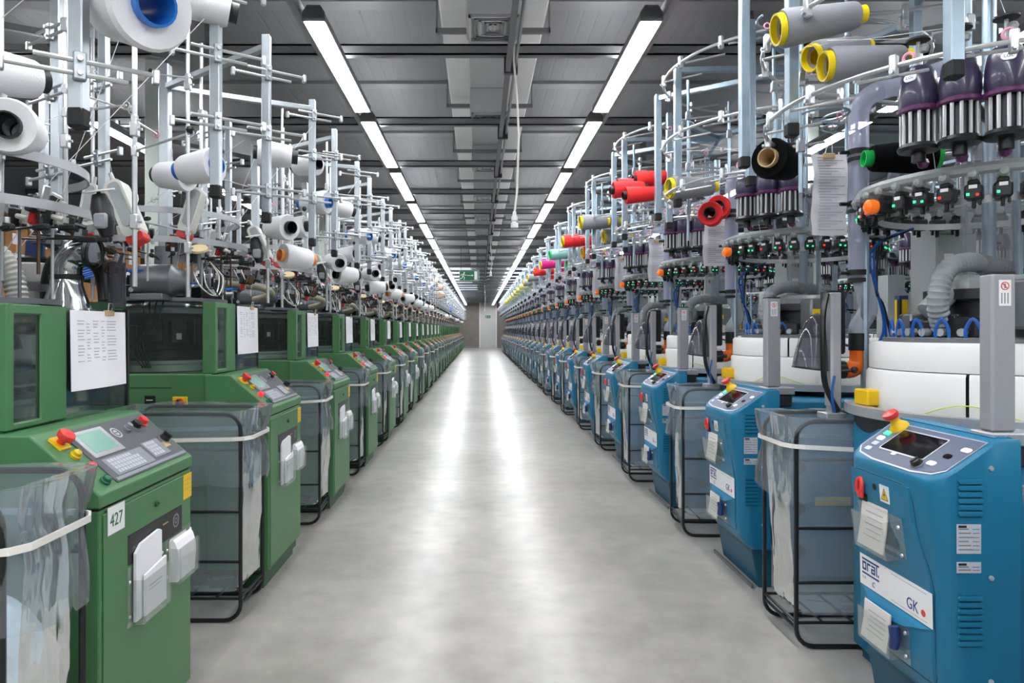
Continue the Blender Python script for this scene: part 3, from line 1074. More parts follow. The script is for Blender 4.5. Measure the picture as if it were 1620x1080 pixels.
    for k in range(16):
        a = -2.6 + 0.22 * k
        fingers.frame((-1.6 + 0.2 * math.cos(a), 2.08 + 0.2 * math.sin(a), 1.535 + 0.012 * (k % 3)), (math.cos(a), math.sin(a), 0), (0, 0, 1))
        fingers.box(0, 0.20, 0, 0.006, -0.006, 0.006, 'black_plastic', 0.003)
        fingers.box(0.17, 0.225, -0.008, 0.010, -0.009, 0.009, 'black_rubber', 0.004)
        fingers.cyl((0.19, 0.014, 0), (0.19, 0.03, 0), 0.008, 'bright_steel' if k % 2 else 'black_plastic', 6)
    P('yarn_finger_ring', fingers)
    hb = MB()
    hose(hb, [(-1.62, 2.38, 1.36), (-1.50, 2.46, 1.45), (-1.34, 2.52, 1.452), (-1.26, 2.62, 1.44), (-1.27, 2.76, 1.41), (-1.4, 2.85, 1.385)], 0.022, 'hose_beige', 0.014, 10)
    P('beige_hose', hb)
    bl = MB()
    for k in range(8):
        dz = 0.012 * k
        bl.tube(bez([(-1.95, 1.75 + 0.02 * k, 1.34), (-1.86, 1.70, 1.40 + dz), (-1.70, 1.68 + 0.01 * k, 1.45 + dz * 0.8), (-1.55, 1.75, 1.47 - dz * 0.4), (-1.48 + 0.02 * k, 1.86, 1.42)], 5), 0.006, 'hose_blue', 6)
    P('air_line', bl)
    for k, m in ((0, 'white_feeder'), (1, 'white_feeder'), (2, 'black_rubber')):
        w = MB().tube(bez([(-1.34 + 0.05 * k, 1.80, 1.47), (-1.29 + 0.03 * k, 1.76, 1.40), (-1.24, 1.80 + 0.04 * k, 1.36), (-1.25, 1.88 + 0.05 * k, 1.45), (-1.32, 1.95, 1.53)], 6), 0.0032, m, 6)
        P('looped_cable', w)
    r = random.Random(31)
    for k in range(20):
        a = -2.7 + 0.235 * k + r.uniform(-0.06, 0.06)
        R = r.uniform(0.22, 0.43)
        x, y = -1.6 + R * math.cos(a), 2.08 + R * math.sin(a)
        z0 = 1.35 if R < 0.3 else 1.42
        zt = r.uniform(1.47, 1.66)
        gu = MB().cyl((x, y, z0), (x, y, zt), 0.005, r.choice(['bright_steel', 'grey_steel', 'brown_metal']), 6)
        gu.frame((x, y, zt), (-math.sin(a), math.cos(a), 0), (0.3 * math.cos(a), 0.3 * math.sin(a), 1))
        m1, m2 = r.choice(['black_plastic', 'brown_metal', 'dark_steel', 'black_rubber', 'grey_steel']), r.choice(['bright_steel', 'brown_metal', 'black_plastic', 'white_feeder', 'grey_steel'])
        gu.box(-0.026, 0.026, -0.05, 0.0, -0.014, 0.016, m1, 0.004)
        gu.box(-0.012, 0.012, -0.04, 0.035, 0.016, 0.028, m2, 0.003)
        gu.cyl((-0.02, -0.02, 0.016), (-0.02, -0.02, 0.05), 0.008, m2, 8)
        gu.cyl((0.02, -0.03, -0.02), (0.05, 0.02, -0.05), 0.0035, 'bright_steel', 5)
        if k % 3 == 0:
            gu.lathe([(0.0001, 0), (0.018, 0.002), (0.018, 0.008), (0.006, 0.012)], r.choice(['white_abs', 'black_plastic', 'brown_metal']), 12, (0, 0.04, 0), (0, 1, 0.3))
        if k % 5 == 0:
            gu.box(-0.014, 0.014, -0.085, -0.05, -0.006, 0.012, 'red_plastic', 0.003)
        gu.frame()
        P('yarn_guide_unit', gu)
    # flat guide hoops
    for z, R in ((1.60, 0.40), (1.74, 0.36)):
        gh = MB()
        pts = arc((-1.6, 2.08), R, -2.9, 1.2, 26, z)
        inn = arc((-1.6, 2.08), R - 0.006, -2.9, 1.2, 26, z)
        n = len(pts)
        vs = [p for p in pts] + [(p[0], p[1], p[2] + 0.028) for p in pts] + [p for p in inn] + [(p[0], p[1], p[2] + 0.028) for p in inn]
        fs = []
        for i in range(n - 1):
            fs += [(i, i + 1, n + i + 1, n + i), (2 * n + i + 1, 2 * n + i, 3 * n + i, 3 * n + i + 1), (n + i, n + i + 1, 3 * n + i + 1, 3 * n + i), (i + 1, i, 2 * n + i, 2 * n + i + 1)]
        gh.add(vs, fs, 'alu_shelf', True)
        P('guide_hoop', gh)
    # yarn feeders: pale body with a red tip
    for (px, py, pz), lean in (((-1.26, 1.60, 1.72), 0.25), ((-1.18, 2.28, 1.66), -0.45), ((-1.72, 1.62, 1.74), 0.1)):
        u = Vector((math.sin(lean), 0.12, math.cos(lean))).normalized()
        rr = Vector((math.cos(lean), 0, -math.sin(lean)))
        fd = MB().frame((px, py, pz), rr, u)
        fd.rrect(0.062, 0.205, 0.022, -0.028, 0.028, 'white_feeder', 0, 0.0)
        fd.rrect(0.04, 0.16, 0.015, 0.028, 0.034, 'grey_box', 0.004, 0.01)
        f = P('yarn_feeder', fd)
        rt_ = MB().frame((px, py, pz), rr, u)
        rt_.rrect(0.058, 0.030, 0.010, -0.024, 0.024, 'red_plastic', 0, -0.112)
        P('red_tip', rt_, f)
        wh = MB().frame((px, py, pz), rr, u)
        wh.lathe([(0.012, -0.065), (0.034, -0.06), (0.034, -0.03), (0.012, -0.028)], 'bright_steel', 14, (0.0, 0.06, 0), mats=['black_plastic', 'yarn_white', 'black_plastic'])
        wh.cyl((0.0, 0.09, 0.0), (0.0, 0.14, 0.0), 0.007, 'bright_steel', 6)
        P('feed_wheel', wh, f)
    bf = MB()
    bf.lathe([(0.0001, 0), (0.016, 0.0), (0.029, 0.04), (0.031, 0.085), (0.02, 0.125), (0.0001, 0.13)], 'black_plastic', 16, (-1.10, 2.02, 1.535), (-0.2, 0, 1))
    bf.box(-1.125, -1.085, 1.985, 2.0, 1.555, 1.60, 'hose_grey', 0.006)
    f = P('storage_feeder', bf)
    P('white_disc', MB().lathe([(0.0001, 0.0), (0.044, 0.0), (0.044, 0.004), (0.0001, 0.006)], 'white_abs', 18, (-1.125, 2.02, 1.668), (-0.15, -0.25, 1)).cyl((-1.13, 2.02, 1.63), (-1.125, 2.02, 1.668), 0.006, 'black_plastic', 6), f)
    P('cream_disc', MB().lathe([(0.0001, 0.0), (0.040, 0.0), (0.042, 0.006), (0.040, 0.012), (0.0001, 0.012)], 'cream_disc', 20, (-1.225, 1.58, 1.545), (0.10, -0.55, 1)).cyl((-1.225, 1.59, 1.46), (-1.225, 1.585, 1.548), 0.008, 'grey_steel', 8))
    # creel: hanging posts, rods, poles, top arms
    for px, py, lv in ((-0.93, 1.585, (1.80, 2.05, 2.31)), (-0.935, 2.425, (1.93, 2.17, 2.39)), (-1.62, 2.62, (1.80, 2.1, 2.33)), (-1.55, 1.42, (1.9, 2.2)), (-2.2, 2.05, (1.85, 2.15))):
        po = P('creel_post', MB().box(px - 0.0175, px + 0.0175, py - 0.0175, py + 0.0175, 1.70, 2.485, 'galvanised', 0.003))
        P('end_cap', MB().box(px - 0.019, px + 0.019, py - 0.019, py + 0.019, 1.665, 1.715, 'black_rubber', 0.006), po)
        d = Vector((0.82, 0.57, 0)) if px > -1.2 else Vector((0.75, -0.45, 0)).normalized()
        nrm = Vector((d.y, -d.x, 0))
        for z in lv:
            c0 = Vector((px, py, z)) + nrm * 0.024
            cl = MB().frame(tuple(c0), tuple(d), (0, 0, 1))
            cl.box(-0.014, 0.014, -0.03, 0.034, -0.008, 0.012, 'galvanised', 0.003)
            cl.cyl((0, 0.016, 0.012), (0, 0.016, 0.024), 0.007, 'bright_steel', 6)
            cl.cyl((0, -0.016, 0.012), (0, -0.016, 0.020), 0.006, 'bright_steel', 6)
            P('clamp', cl, po)
            for q, (s0, s1) in enumerate(((-0.15, 0.10), (-0.09, 0.16))):
                rz = 0.014 if q else -0.016
                ro = MB().frame(tuple(c0), tuple(d), (0, 0, 1))
                ro.cyl((s0, rz, 0.004), (s1, rz, 0.004), 0.006, 'bright_steel', 8)
                e = s1 if q else s0
                ro.box(e - 0.008, e + 0.008, rz - 0.022, rz + 0.012, -0.006, 0.014, 'bright_steel', 0.003)
                P('rod', ro, po)
        if px > -1.2:
            ex, ey = -1.6, 2.08
            dd = (Vector((ex, ey, 0)) - Vector((px, py, 0)))
            ar = MB().frame((px, py, 2.435), tuple(dd), (0, 0, 1))
            ar.box(0.0, dd.length, -0.014, 0.014, -0.014, 0.014, 'galvanised', 0.003)
            P('top_arm', ar, po)
    for px, py in ((-1.25, 1.53), (-1.12, 2.22), (-1.43, 2.36), (-1.80, 1.78), (-1.36, 1.94)):
        pl = MB().cyl((px, py, 1.34), (px, py, 2.60), 0.0085, 'bright_steel', 8)
        for z in (1.55, 1.85, 2.25):
            clip_block(pl, (px, py, z), s=0.013)
        P('creel_pole', pl)
    P('creel_column', MB().box(-1.625, -1.575, 2.055, 2.105, 1.35, 2.55, 'galvanised', 0.004))
    # eyelet arms and tension rods
    r = random.Random(5)
    for k in range(9):
        px, py, pz = [(-1.25, 1.53), (-1.12, 2.22), (-1.43, 2.36), (-1.80, 1.78), (-1.36, 1.94)][k % 5] + ((1.62, 1.78, 1.95, 2.12, 1.70, 2.28, 1.88, 2.03, 2.40)[k],)
        a = r.uniform(0, 2 * PI)
        L = r.uniform(0.14, 0.26)
        q = (px + L * math.cos(a), py + L * math.sin(a), pz + r.uniform(-0.02, 0.04))
        ea = MB().cyl((px, py, pz), q, 0.004, 'bright_steel', 6)
        clip_block(ea, (px, py, pz), s=0.010)
        ea.tube([(q[0] + 0.012 * math.cos(t), q[1], q[2] + 0.012 * math.sin(t)) for t in [2 * PI * j / 10 for j in range(10)]], 0.0025, 'pink_ring' if k % 3 == 0 else 'bright_steel', 5, closed=True)
        if k % 2:
            ea.ball((q[0], q[1], q[2] + 0.01), 0.013, 'black_plastic' if k % 4 == 1 else 'bright_steel', 8)
        P('eyelet_arm', ea)
    # threads running down
    for k in range(7):
        a = 0.9 * k
        s = [(-0.93, 2.40, 2.33), (-1.12, 2.22, 2.28), (-1.25, 1.53, 2.12), (-1.43, 2.36, 1.95), (-1.05, 1.66, 2.05), (-1.8, 1.78, 2.4), (-1.36, 1.94, 2.0)][k]
        th = MB().tube([s, (-1.6 + 0.30 * math.cos(a), 2.08 + 0.30 * math.sin(a), 1.66), (-1.6 + 0.12 * math.cos(a), 2.08 + 0.12 * math.sin(a), 1.38)], 0.0011, 'thread', 4)
        P('yarn_thread', th)
    return t


green0 = green_machine()
GREEN = []
far_mesh = None
for i in range(N_GREEN):
    if i == 0:
        o = green0
    elif i < FULL_GREEN:
        o = copy_tree(green0)
    elif i == FULL_GREEN:
        far_mesh = FARG.build('knitting_machine', None, GO)
        o = far_mesh
    else:
        o = far_mesh.copy()
        COL.objects.link(o)
    o.location = (GO[0], GO[1] + PITCH * i, 0)
    tag(o, 'green sock-knitting machine with tall creel, %s in the left row%s' % (ORD[i] if i else 'nearest', ', marked 427' if i == 0 else ''), 'knitting machine', GROUP_G)
    GREEN.append(o)
DZ0 = -0.06                             # the first machine stands a little lower
for c in KIDS[green0]:
    if not c.name.startswith(('plinth', 'creel', 'yarn_thread', 'eyelet')):
        c.location.z += DZ0

for nm in ('beige_hose', 'looped_cable', 'valve_block'):
    for c in [q for q in KIDS[green0] if q.name.startswith(nm)]:
        if nm == 'valve_block' and sum(v.co.x for v in c.data.vertices) / len(c.data.vertices) < 0.1:
            continue
        KIDS[green0].remove(c)
        bpy.data.objects.remove(c)

# extras of the first machine: number sign, extraction elbow, hoses
off = (GO[0], GO[1], 0)
cab0 = [c for c in KIDS[green0] if c.name.startswith('control_cabinet')][0]
ns = MB().frame((FXG + 0.0045, 0, 0), (0, 1, 0), (0, 0, 1))
ns.box(1.768, 1.852, 0.724, 0.796, 0, 0.001, 'sign_white').box(1.766, 1.854, 0.722, 0.798, 0, 0.0006, 'grey_print')
ns.text('427', 0.048, 1.810, 0.743, 0.001, 'sign_green', align='CENTER', sx=0.88)
part('number_sign', ns, cab0, off)
el = MB()
el.lathe([(0.075, 1.26), (0.062, 1.30), (0.048, 1.345), (0.047, 1.36)], 'chrome', 20, (-1.335, 2.21, 0))
el.lathe([(0.050, 1.36), (0.050, 1.375)], 'black_rubber', 20, (-1.335, 2.21, 0))
el.tube(bez([(-1.335, 2.21, 1.375), (-1.335, 2.21, 1.40), (-1.322, 2.21, 1.43), (-1.295, 2.21, 1.448), (-1.26, 2.21, 1.45), (-1.245, 2.21, 1.45)], 5), 0.045, 'chrome', 16)
el.lathe([(0.048, 0), (0.051, 0.004), (0.048, 0.012), (0.051, 0.018), (0.048, 0.024)], 'dark_steel', 18, (-1.262, 2.21, 1.45), (1, 0, -0.1))
part('extraction_elbow', el, green0, off)
bh = MB()
bh.tube(bez([(-1.44, 2.30, 1.28), (-1.44, 2.30, 1.35), (-1.42, 2.30, 1.42), (-1.36, 2.30, 1.455), (-1.30, 2.30, 1.44), (-1.26, 2.30, 1.39), (-1.245, 2.30, 1.30)], 6), 0.034, 'black_tube', 14)
bh.lathe([(0.040, 1.325), (0.040, 1.35)], 'grey_steel', 16, (-1.44, 2.30, 0))
part('black_elbow_hose', bh, green0, off)
part('clear_riser', MB().cyl((-1.20, 2.26, 1.27), (-1.20, 2.26, 1.42), 0.028, 'smoke_film', 16), green0, off)
wh = MB()
hose(wh, [(-1.62, 2.14, 1.50), (-1.535, 2.15, 1.455), (-1.48, 2.16, 1.38), (-1.455, 2.16, 1.27)], 0.034, 'white_feeder', 0.016, 12)
part('white_ribbed_hose', wh, green0, off)
part('white_funnel', MB().lathe([(0.02, 1.27), (0.022, 1.33), (0.055, 1.36), (0.058, 1.42), (0.052, 1.425), (0.052, 1.44), (0.03, 1.45), (0.028, 1.50), (0.0001, 1.50)], 'white_abs', 18, (-1.515, 2.33, 0), mats=['white_abs', 'white_abs', 'white_abs', 'white_abs', 'black_rubber', 'black_rubber', 'rack_blue', 'rack_blue']), green0, off)


# ---- papers that hang on or stand in the green machines
def sheet_on_guard():
    t = thing('paper_sheet', (-1.215, 2.25, 1.15))
    off = (-1.215, 2.25, 1.15)
    n = 8
    vs, fs = [], []
    for j in range(n + 1):
        z = 1.318 - 0.243 * j / n
        for k in range(7):
            y = 2.028 + 0.315 * k / 6
            bulge = 0.010 * math.sin(PI * k / 6) * (0.3 + 0.7 * j / n) + 0.004 * j / n
            vs.append((-1.216 + bulge, y, z))
    for j in range(n):
        for k in range(6):
            fs.append((j * 7 + k, j * 7 + k + 1, j * 7 + 8 + k, j * 7 + 7 + k))
    m = MB().add(vs, fs, 'paper', True)
    m.add([(v[0] + 0.0008, v[1], v[2]) for v in vs], [f[::-1] for f in fs], 'paper', True)
    part('page', m, t, off)
    p = MB()

    def at(y, z):
        j = (1.318 - z) / 0.243
        k = (y - 2.028) / 0.315
        return -1.2145 + 0.010 * math.sin(PI * k) * (0.3 + 0.7 * j) + 0.004 * j
    for q in range(17):
        z = 1.285 - 0.0095 * q
        for a, b in ((2.06, 2.095), (2.105, 2.125), (2.14, 2.17), (2.185, 2.205), (2.22, 2.275)):
            if (q * 7 + int(a * 100)) % 5 and q < 14:
                p.box(at((a + b) / 2, z), at((a + b) / 2, z) + 0.0007, a, b - 0.004 * (q % 3), z, z + 0.0022, 'paper_print')
    part('table_print', p, t, off)
    part('bulldog_clip', MB().box(-1.218, -1.206, 2.21, 2.26, 1.305, 1.322, 'core_wood', 0.002).tube([(-1.209, 2.225, 1.32), (-1.205, 2.222, 1.345), (-1.205, 2.248, 1.345), (-1.209, 2.245, 1.32)], 0.002, 'bright_steel', 5), t, off)
    return t


def pocket_papers(which):
    a, b, z0, z1, thick = ((1.893, 2.046, 0.448, 0.668, 0.022), (2.118, 2.248, 0.476, 0.606, 0.026))[which]
    c = ((a + b) / 2, z0)
    t = thing('paper_bundle', (FXG + 0.02, c[0], c[1]))
    off = (FXG + 0.02, c[0], c[1])
    x = FXG + 0.0085
    if which == 0:
        m = MB().prism([(a, z0), (b, z0), (b, z1 - 0.008), (b - 0.015, z1), (a + 0.03, z1 - 0.01), (a, z1 - 0.03)], 'x', x, x + 0.008, 'paper')
        part('folded_sheet', m, t, off)
        m = MB().prism([(a + 0.03, z0 + 0.004), (b + 0.006, z0 + 0.004), (b + 0.006, z1 - 0.085), (a + 0.03, z1 - 0.10)], 'x', x + 0.013, x + 0.019, 'paper')
        m.box(x + 0.019, x + 0.0195, a + 0.05, b - 0.02, z0 + 0.08, z0 + 0.083, 'paper_print').box(x + 0.019, x + 0.0195, a + 0.05, b - 0.03, z0 + 0.07, z0 + 0.072, 'paper_print')
        part('front_sheet', m, t, off)
    else:
        # a sheaf whose top curls forward
        prof = [(x, z0), (x, z1 - 0.01), (x + 0.008, z1), (x + 0.016, z1 - 0.010), (x + 0.024, z1 - 0.035), (x + 0.027, z1 - 0.065), (x + 0.022, z0)]
        m = MB().prism(prof, 'y', a, b, 'paper')
        part('curled_sheet', m, t, off)
        part('back_sheet', MB().prism([(x - 0.002, z0), (x - 0.002, z1 - 0.004), (x + 0.002, z1 + 0.004), (x + 0.001, z0)], 'y', a - 0.006, b - 0.02, 'paper_cream'), t, off)
    return t


g_sheet = sheet_on_guard()
g_pap = [pocket_papers(0), pocket_papers(1)]
for i in range(14):
    dz = DZ0 if i == 0 else 0
    for src, nm in ((g_sheet, 'sheet'), (g_pap[0], 'near'), (g_pap[1], 'far')):
        if nm != 'sheet' and i > 7:
            continue
        o = src if i == 0 else copy_tree(src)
        base = {'sheet': (-1.215, 2.25, 1.15), 'near': (FXG + 0.02, 1.9695, 0.448), 'far': (FXG + 0.02, 2.183, 0.476)}[nm]
        o.location = (base[0], base[1] + PITCH * i, base[2] + dz)
        w = 'the %s green machine' % ORD[i]
        if nm == 'sheet':
            tag(o, 'white printed sheet clipped to the glass guard of %s' % w, 'paper', 'work sheets clipped to the green machines')
        elif nm == 'near':
            tag(o, 'tall folded white papers in the left-hand door pocket of %s' % w, 'papers', 'papers in the pockets of the green machines')
        else:
            tag(o, 'curled white paper sheaf in the right-hand door pocket of %s' % w, 'papers', 'papers in the pockets of the green machines')


# ------------------------------------------------------------------ blue knitting machines (right row)
BO = (1.83, 2.45, 0.0)                  # base (needle cylinder axis) of the first blue machine
CB = (1.83, 2.45)


def pol(a, R, c=CB):
    return (c[0] + R * math.cos(a), c[1] + R * math.sin(a))


def blue_machine():
    t = thing('knitting_machine', BO, '', 'knitting machine', GROUP_B)

    def P(name, mb, parent=None, far=True):
        if far:
            FARB.merge(mb)
        return part(name, mb, parent or t, BO)

    y0, y1 = 1.745, 2.175
    yc = (y0 + y1) / 2
    # ---- control cabinet: lofted, rounded front corners, slanted console top
    prof = [(0.185, 1.262, 0.02), (0.20, 1.235, 0.03), (0.235, 1.214, 0.045), (0.30, 1.205, 0.05), (0.50, 1.202, 0.05), (0.58, 1.193, 0.05), (0.66, 1.182, 0.05), (0.73, 1.174, 0.05), (0.785, 1.172, 0.05)]
    xb = 1.385

    def ztop(x):
        return min(0.808 + (x - 1.172) * 0.70, 0.918)

    def ring(fx, rad, z, inset=0.0):
        half = []
        hy = (y1 - y0) / 2 - inset
        half.append((fx, 0))
        half.append((fx, hy - rad))
        for k in range(1, 6):
            a = PI / 2 * k / 5
            half.append((fx + rad - rad * math.cos(a), hy - rad + rad * math.sin(a)))
        for x in (1.28, 1.325, 1.34, 1.36):
            half.append((x, hy))
        half.append((xb, hy))
        pts = [(x, yc - y) for x, y in half[::-1]] + [(x, yc + y) for x, y in half[1:]]
        return [(x, y, ztop(x) if z is None else z) for x, y in pts], len(half)

    vs, fs = [], []
    rings = [(fx, r, z, 0) for z, fx, r in prof] + [(1.172, 0.05, -1, 0), (1.178, 0.05, None, 0.005)]
    for fx, r, z, ins in rings:
        pts, nh = ring(fx, r, z if z is None or z > 0 else None, ins)
        if z == -1:
            pts = [(x, y, ztop(x) - 0.007) for x, y, _ in pts]
        vs += pts
    n = 2 * nh - 1
    for j in range(len(rings) - 1):
        for i in range(n - 1):
            fs.append((j * n + i, j * n + i + 1, (j + 1) * n + i + 1, (j + 1) * n + i))
        fs.append((j * n + n - 1, j * n, (j + 1) * n, (j + 1) * n + n - 1))
    b0 = (len(rings) - 1) * n
    for i in range(nh - 1):
        fs.append((b0 + i, b0 + i + 1, b0 + n - 2 - i, b0 + n - 1 - i))
    fs.append(tuple(range(n))[::-1])
    cab = MB().add(vs, [f[::-1] for f in fs], 'blue_paint', True)
    c = P('control_cabinet', cab)
    # ribs on the ledge behind the console
    lr = MB()
    for k in range(4):
        lr.box(1.334 + 0.013 * k, 1.341 + 0.013 * k, y0 + 0.02, y1 - 0.01, 0.914, 0.922, 'blue_paint', 0.002)
    P('ledge_rib', lr, c)
    base = MB().prism([(1.30, 0.0), (1.44, 0.0), (1.44, 0.20), (1.275, 0.20), (1.27, 0.16)], 'y', y0 + 0.03, y1 + 0.06, 'blue_dark', 0.006)
    base.box(1.262, 1.272, y0 + 0.02, y1 + 0.10, 0.0, 0.018, 'grey_steel')
    P('plinth', base, c)
    # console: frame x toward the camera (far to near), y up the slope
    so = (1.172, y1, ztop(1.172) + 0.0005)
    up = (0.14, 0, 0.098)
    W = y1 - y0
    co = MB().frame(so, (0, -1, 0), up)
    poly = [(0.022, 0.045), (0.05, 0.022), (0.13, 0.010), (W - 0.12, 0.010), (W - 0.05, 0.022), (W - 0.022, 0.045), (W - 0.018, 0.168), (0.018, 0.168)]
    co.add([(x, y, 0.0028) for x, y in poly], [tuple(range(8))], 'panel_slate')
    co.add([(W / 2 + (x - W / 2) * 1.025, 0.09 + (y - 0.09) * 1.06, 0.0016) for x, y in poly], [tuple(range(8))], 'silver_trim')
    cn = P('console', co, c)
    sc = MB().frame(so, (0, -1, 0), up)
    sc.rrect(0.205, 0.098, 0.008, 0.0028, 0.0048, 'silver_trim', 0.205, 0.100)
    sc.rrect(0.195, 0.088, 0.004, 0.0048, 0.0054, 'screen_black', 0.205, 0.100)
    sc.rrect(0.022, 0.012, 0.005, 0.0028, 0.0046, 'silver_trim', 0.185, 0.047)
    P('screen', sc, c)
    for k, m in enumerate(('green_led', 'white_led', 'lavender_key', 'lavender_key')):
        kb = MB().frame(so, (0, -1, 0), up)
        kb.rrect(0.026, 0.016, 0.003, 0.0028, 0.0062, m, 0.060 + 0.008 * (k > 1), 0.118 - 0.026 * k)
        P('lit_key', kb, c)
    for px, py, rx, m in ((0.392, 0.126, 1.0, 'white_abs'), (0.363, 0.090, 0.0, 'screen_black'), (0.345, 0.052, 1.0, 'white_abs')):
        ov = MB().frame(so, (0, -1, 0), up)
        ov.rrect(0.034 if rx else 0.028, 0.017, 0.008, 0.0028, 0.0052, m, px, py)
        P('console_button', ov, c)
    kn = MB().frame(so, (0, -1, 0), up)
    kn.lathe([(0.018, 0.003), (0.018, 0.006), (0.014, 0.007), (0.013, 0.017), (0.0001, 0.018)], 'black_plastic', 16, (0.305, 0.036, 0), mats=['silver_trim', 'black_plastic', 'black_plastic', 'black_plastic'])
    kn.box(0.302, 0.308, 0.023, 0.049, 0.017, 0.021, 'black_plastic', 0.002)
    P('rotary_knob', kn, c)
    es = MB().frame(so, (0, -1, 0), up)
    es.lathe([(0.030, 0.002), (0.029, 0.008), (0.016, 0.022), (0.012, 0.034), (0.012, 0.04)], 'yellow_plastic', 18, (0.072, 0.152, 0))
    es.lathe([(0.012, 0.038), (0.021, 0.042), (0.024, 0.050), (0.022, 0.058), (0.0001, 0.062)], 'red_plastic', 18, (0.072, 0.152, 0))
    P('emergency_button', es, c)

    # ---- door on the front
    def fxz(z):
        for (za, xa, _), (zb, xb_, _) in zip(prof, prof[1:]):
            if za <= z <= zb:
                return xa + (xb_ - xa) * (z - za) / (zb - za)
        return prof[-1][1]

    dl = MB()
    line = [(2.145, 0.765), (2.10, 0.772), (1.90, 0.772), (1.862, 0.765), (1.848, 0.74), (1.845, 0.68), (1.835, 0.62), (1.81, 0.56), (1.800, 0.50), (1.800, 0.28), (1.810, 0.26), (1.85, 0.252), (2.10, 0.252), (2.14, 0.262)]
    pts = []
    for (ya, za), (yb, zb) in zip(line, line[1:]):
        for k in range(4):
            z = za + (zb - za) * k / 4
            pts.append((fxz(z) + 0.0003, ya + (yb - ya) * k / 4, z))
    dl.tube(pts, 0.0022, 'blue_dark', 5)
    d = P('door_seam', dl, c)
    dp = []
    zs = [0.26 + (0.768 - 0.26) * k / 16 for k in range(17)]
    vs, fs = [], []
    for z in zs:
        yl = 1.804 if z < 0.54 else 1.804 + 0.05 * min(1, (z - 0.54) / 0.14)
        vs += [(fxz(z) - 0.004, yl + 0.006, z), (fxz(z) - 0.004, 2.146, z), (fxz(z) + 0.002, yl, z), (fxz(z) + 0.002, 2.150, z)]
    for k in range(16):
        a = 4 * k
        fs += [(a, a + 4, a + 5, a + 1), (a + 2, a + 6, a + 4, a), (a + 1, a + 5, a + 7, a + 3)]
    fs.append((64, 65, 67, 66))
    P('cabinet_door', MB().add(vs, [f[::-1] for f in fs], 'blue_paint'), c)

    def front(z, out=0.0046):
        """frame on the door at height z: x toward the camera, y up"""
        dz = 0.02
        u = Vector((fxz(z + dz) - fxz(z - dz), 0, 2 * dz))
        return MB().frame((fxz(z) - out, y1, z), (0, -1, 0), u)
    hl = front(0.735, 0.0042)
    hl.T = hl.T @ Matrix.Translation((0.012, 0, -0.002))
    hl.rrect(0.048, 0.075, 0.006, 0.0, 0.0006, 'black_rubber', 0.075, -0.02)
    hl.tube([(0.075, 0.012, 0.003), (0.066, 0.005, 0.009), (0.064, -0.012, 0.012), (0.066, -0.03, 0.012), (0.08, -0.034, 0.012), (0.088, -0.02, 0.010), (0.086, 0.0, 0.008), (0.075, 0.012, 0.003)], 0.006, 'red_plastic', 8)
    hl.box(0.062, 0.090, -0.048, -0.022, 0.004, 0.014, 'red_plastic', 0.003)
    P('red_switch_handle', hl, c)
    P('keyhole', front(0.735, 0.0042).lathe([(0.0001, 0.0005), (0.010, 0.0005)], 'black_rubber', 14, (0.155, 0, 0)), c)
    wn_ = front(0.725)
    wn_.rrect(0.046, 0.050, 0.002, 0, 0.0008, 'sign_white', 0.205, 0.0)
    wn_.add([(0.187, -0.018, 0.0012), (0.223, -0.018, 0.0012), (0.205, 0.018, 0.0012)], [(0, 1, 2)], 'black_plastic')
    wn_.add([(0.190, -0.016, 0.0014), (0.220, -0.016, 0.0014), (0.205, 0.0145, 0.0014)], [(0, 1, 2)], 'yellow_plastic')
    wn_.add([(0.206, 0.008, 0.0016), (0.200, -0.004, 0.0016), (0.205, -0.004, 0.0016), (0.203, -0.013, 0.0016), (0.210, 0.0, 0.0016), (0.205, 0.0, 0.0016)], [(0, 1, 2, 3, 4, 5)], 'black_plastic')
    P('warning_label', wn_, c)
    bn = front(0.455)
    bn.box(0.030, 0.372, -0.048, 0.046, 0, 0.0010, 'sign_white')
    bn.box(0.042, 0.132, 0.031, 0.0365, 0.001, 0.0014, 'navy').box(0.042, 0.132, -0.012, -0.0065, 0.001, 0.0014, 'navy')
    for strokes in (((0.044, 0.049, 0, 0.026), (0.060, 0.065, 0, 0.026), (0.044, 0.065, 0, 0.006), (0.044, 0.065, 0.020, 0.026)),
                    ((0.069, 0.074, 0, 0.026), (0.069, 0.087, 0.020, 0.026)),
                    ((0.091, 0.096, 0, 0.016), (0.107, 0.112, 0, 0.026), (0.091, 0.112, 0, 0.006), (0.091, 0.112, 0.011, 0.016), (0.091, 0.112, 0.021, 0.026)),
                    ((0.117, 0.122, 0, 0.030), (0.126, 0.131, 0, 0.007))):
        for xa, xb_, za, zb in strokes:
            bn.box(xa, xb_, za, zb, 0.001, 0.0014, 'navy')
    bn.text('E  K', 0.010, 0.045, -0.026, 0.001, 'grey_print')
    bn.tube([(0.105 + 0.007 * math.cos(a), -0.030 + 0.007 * math.sin(a), 0.001) for a in [0.9 + 0.44 * k for k in range(11)]], 0.0012, 'navy', 4)
    bn.text('GK', 0.044, 0.262, -0.030, 0.001, 'navy', sx=0.85)
    bn.lathe([(0.0001, 0.0014), (0.0095, 0.0014)], 'red_plastic', 14, (0.335, -0.020, 0))
    for (ya, yb) in ((0.036, 0.0370), (-0.040, -0.039)):
        bn.box(0.19, 0.35, ya, yb, 0.001, 0.0013, 'grey_print')
    P('brand_banner', bn, c)
    P('door_swell', front(0.385, 0.0044).add([(0.04, 0.018, 0.0), (0.36, 0.018, 0.0), (0.33, 0.006, 0.004), (0.25, -0.020, 0.006), (0.17, -0.032, 0.006), (0.09, -0.02, 0.005)], [(5, 4, 3, 2, 1, 0)], 'blue_light'), c)
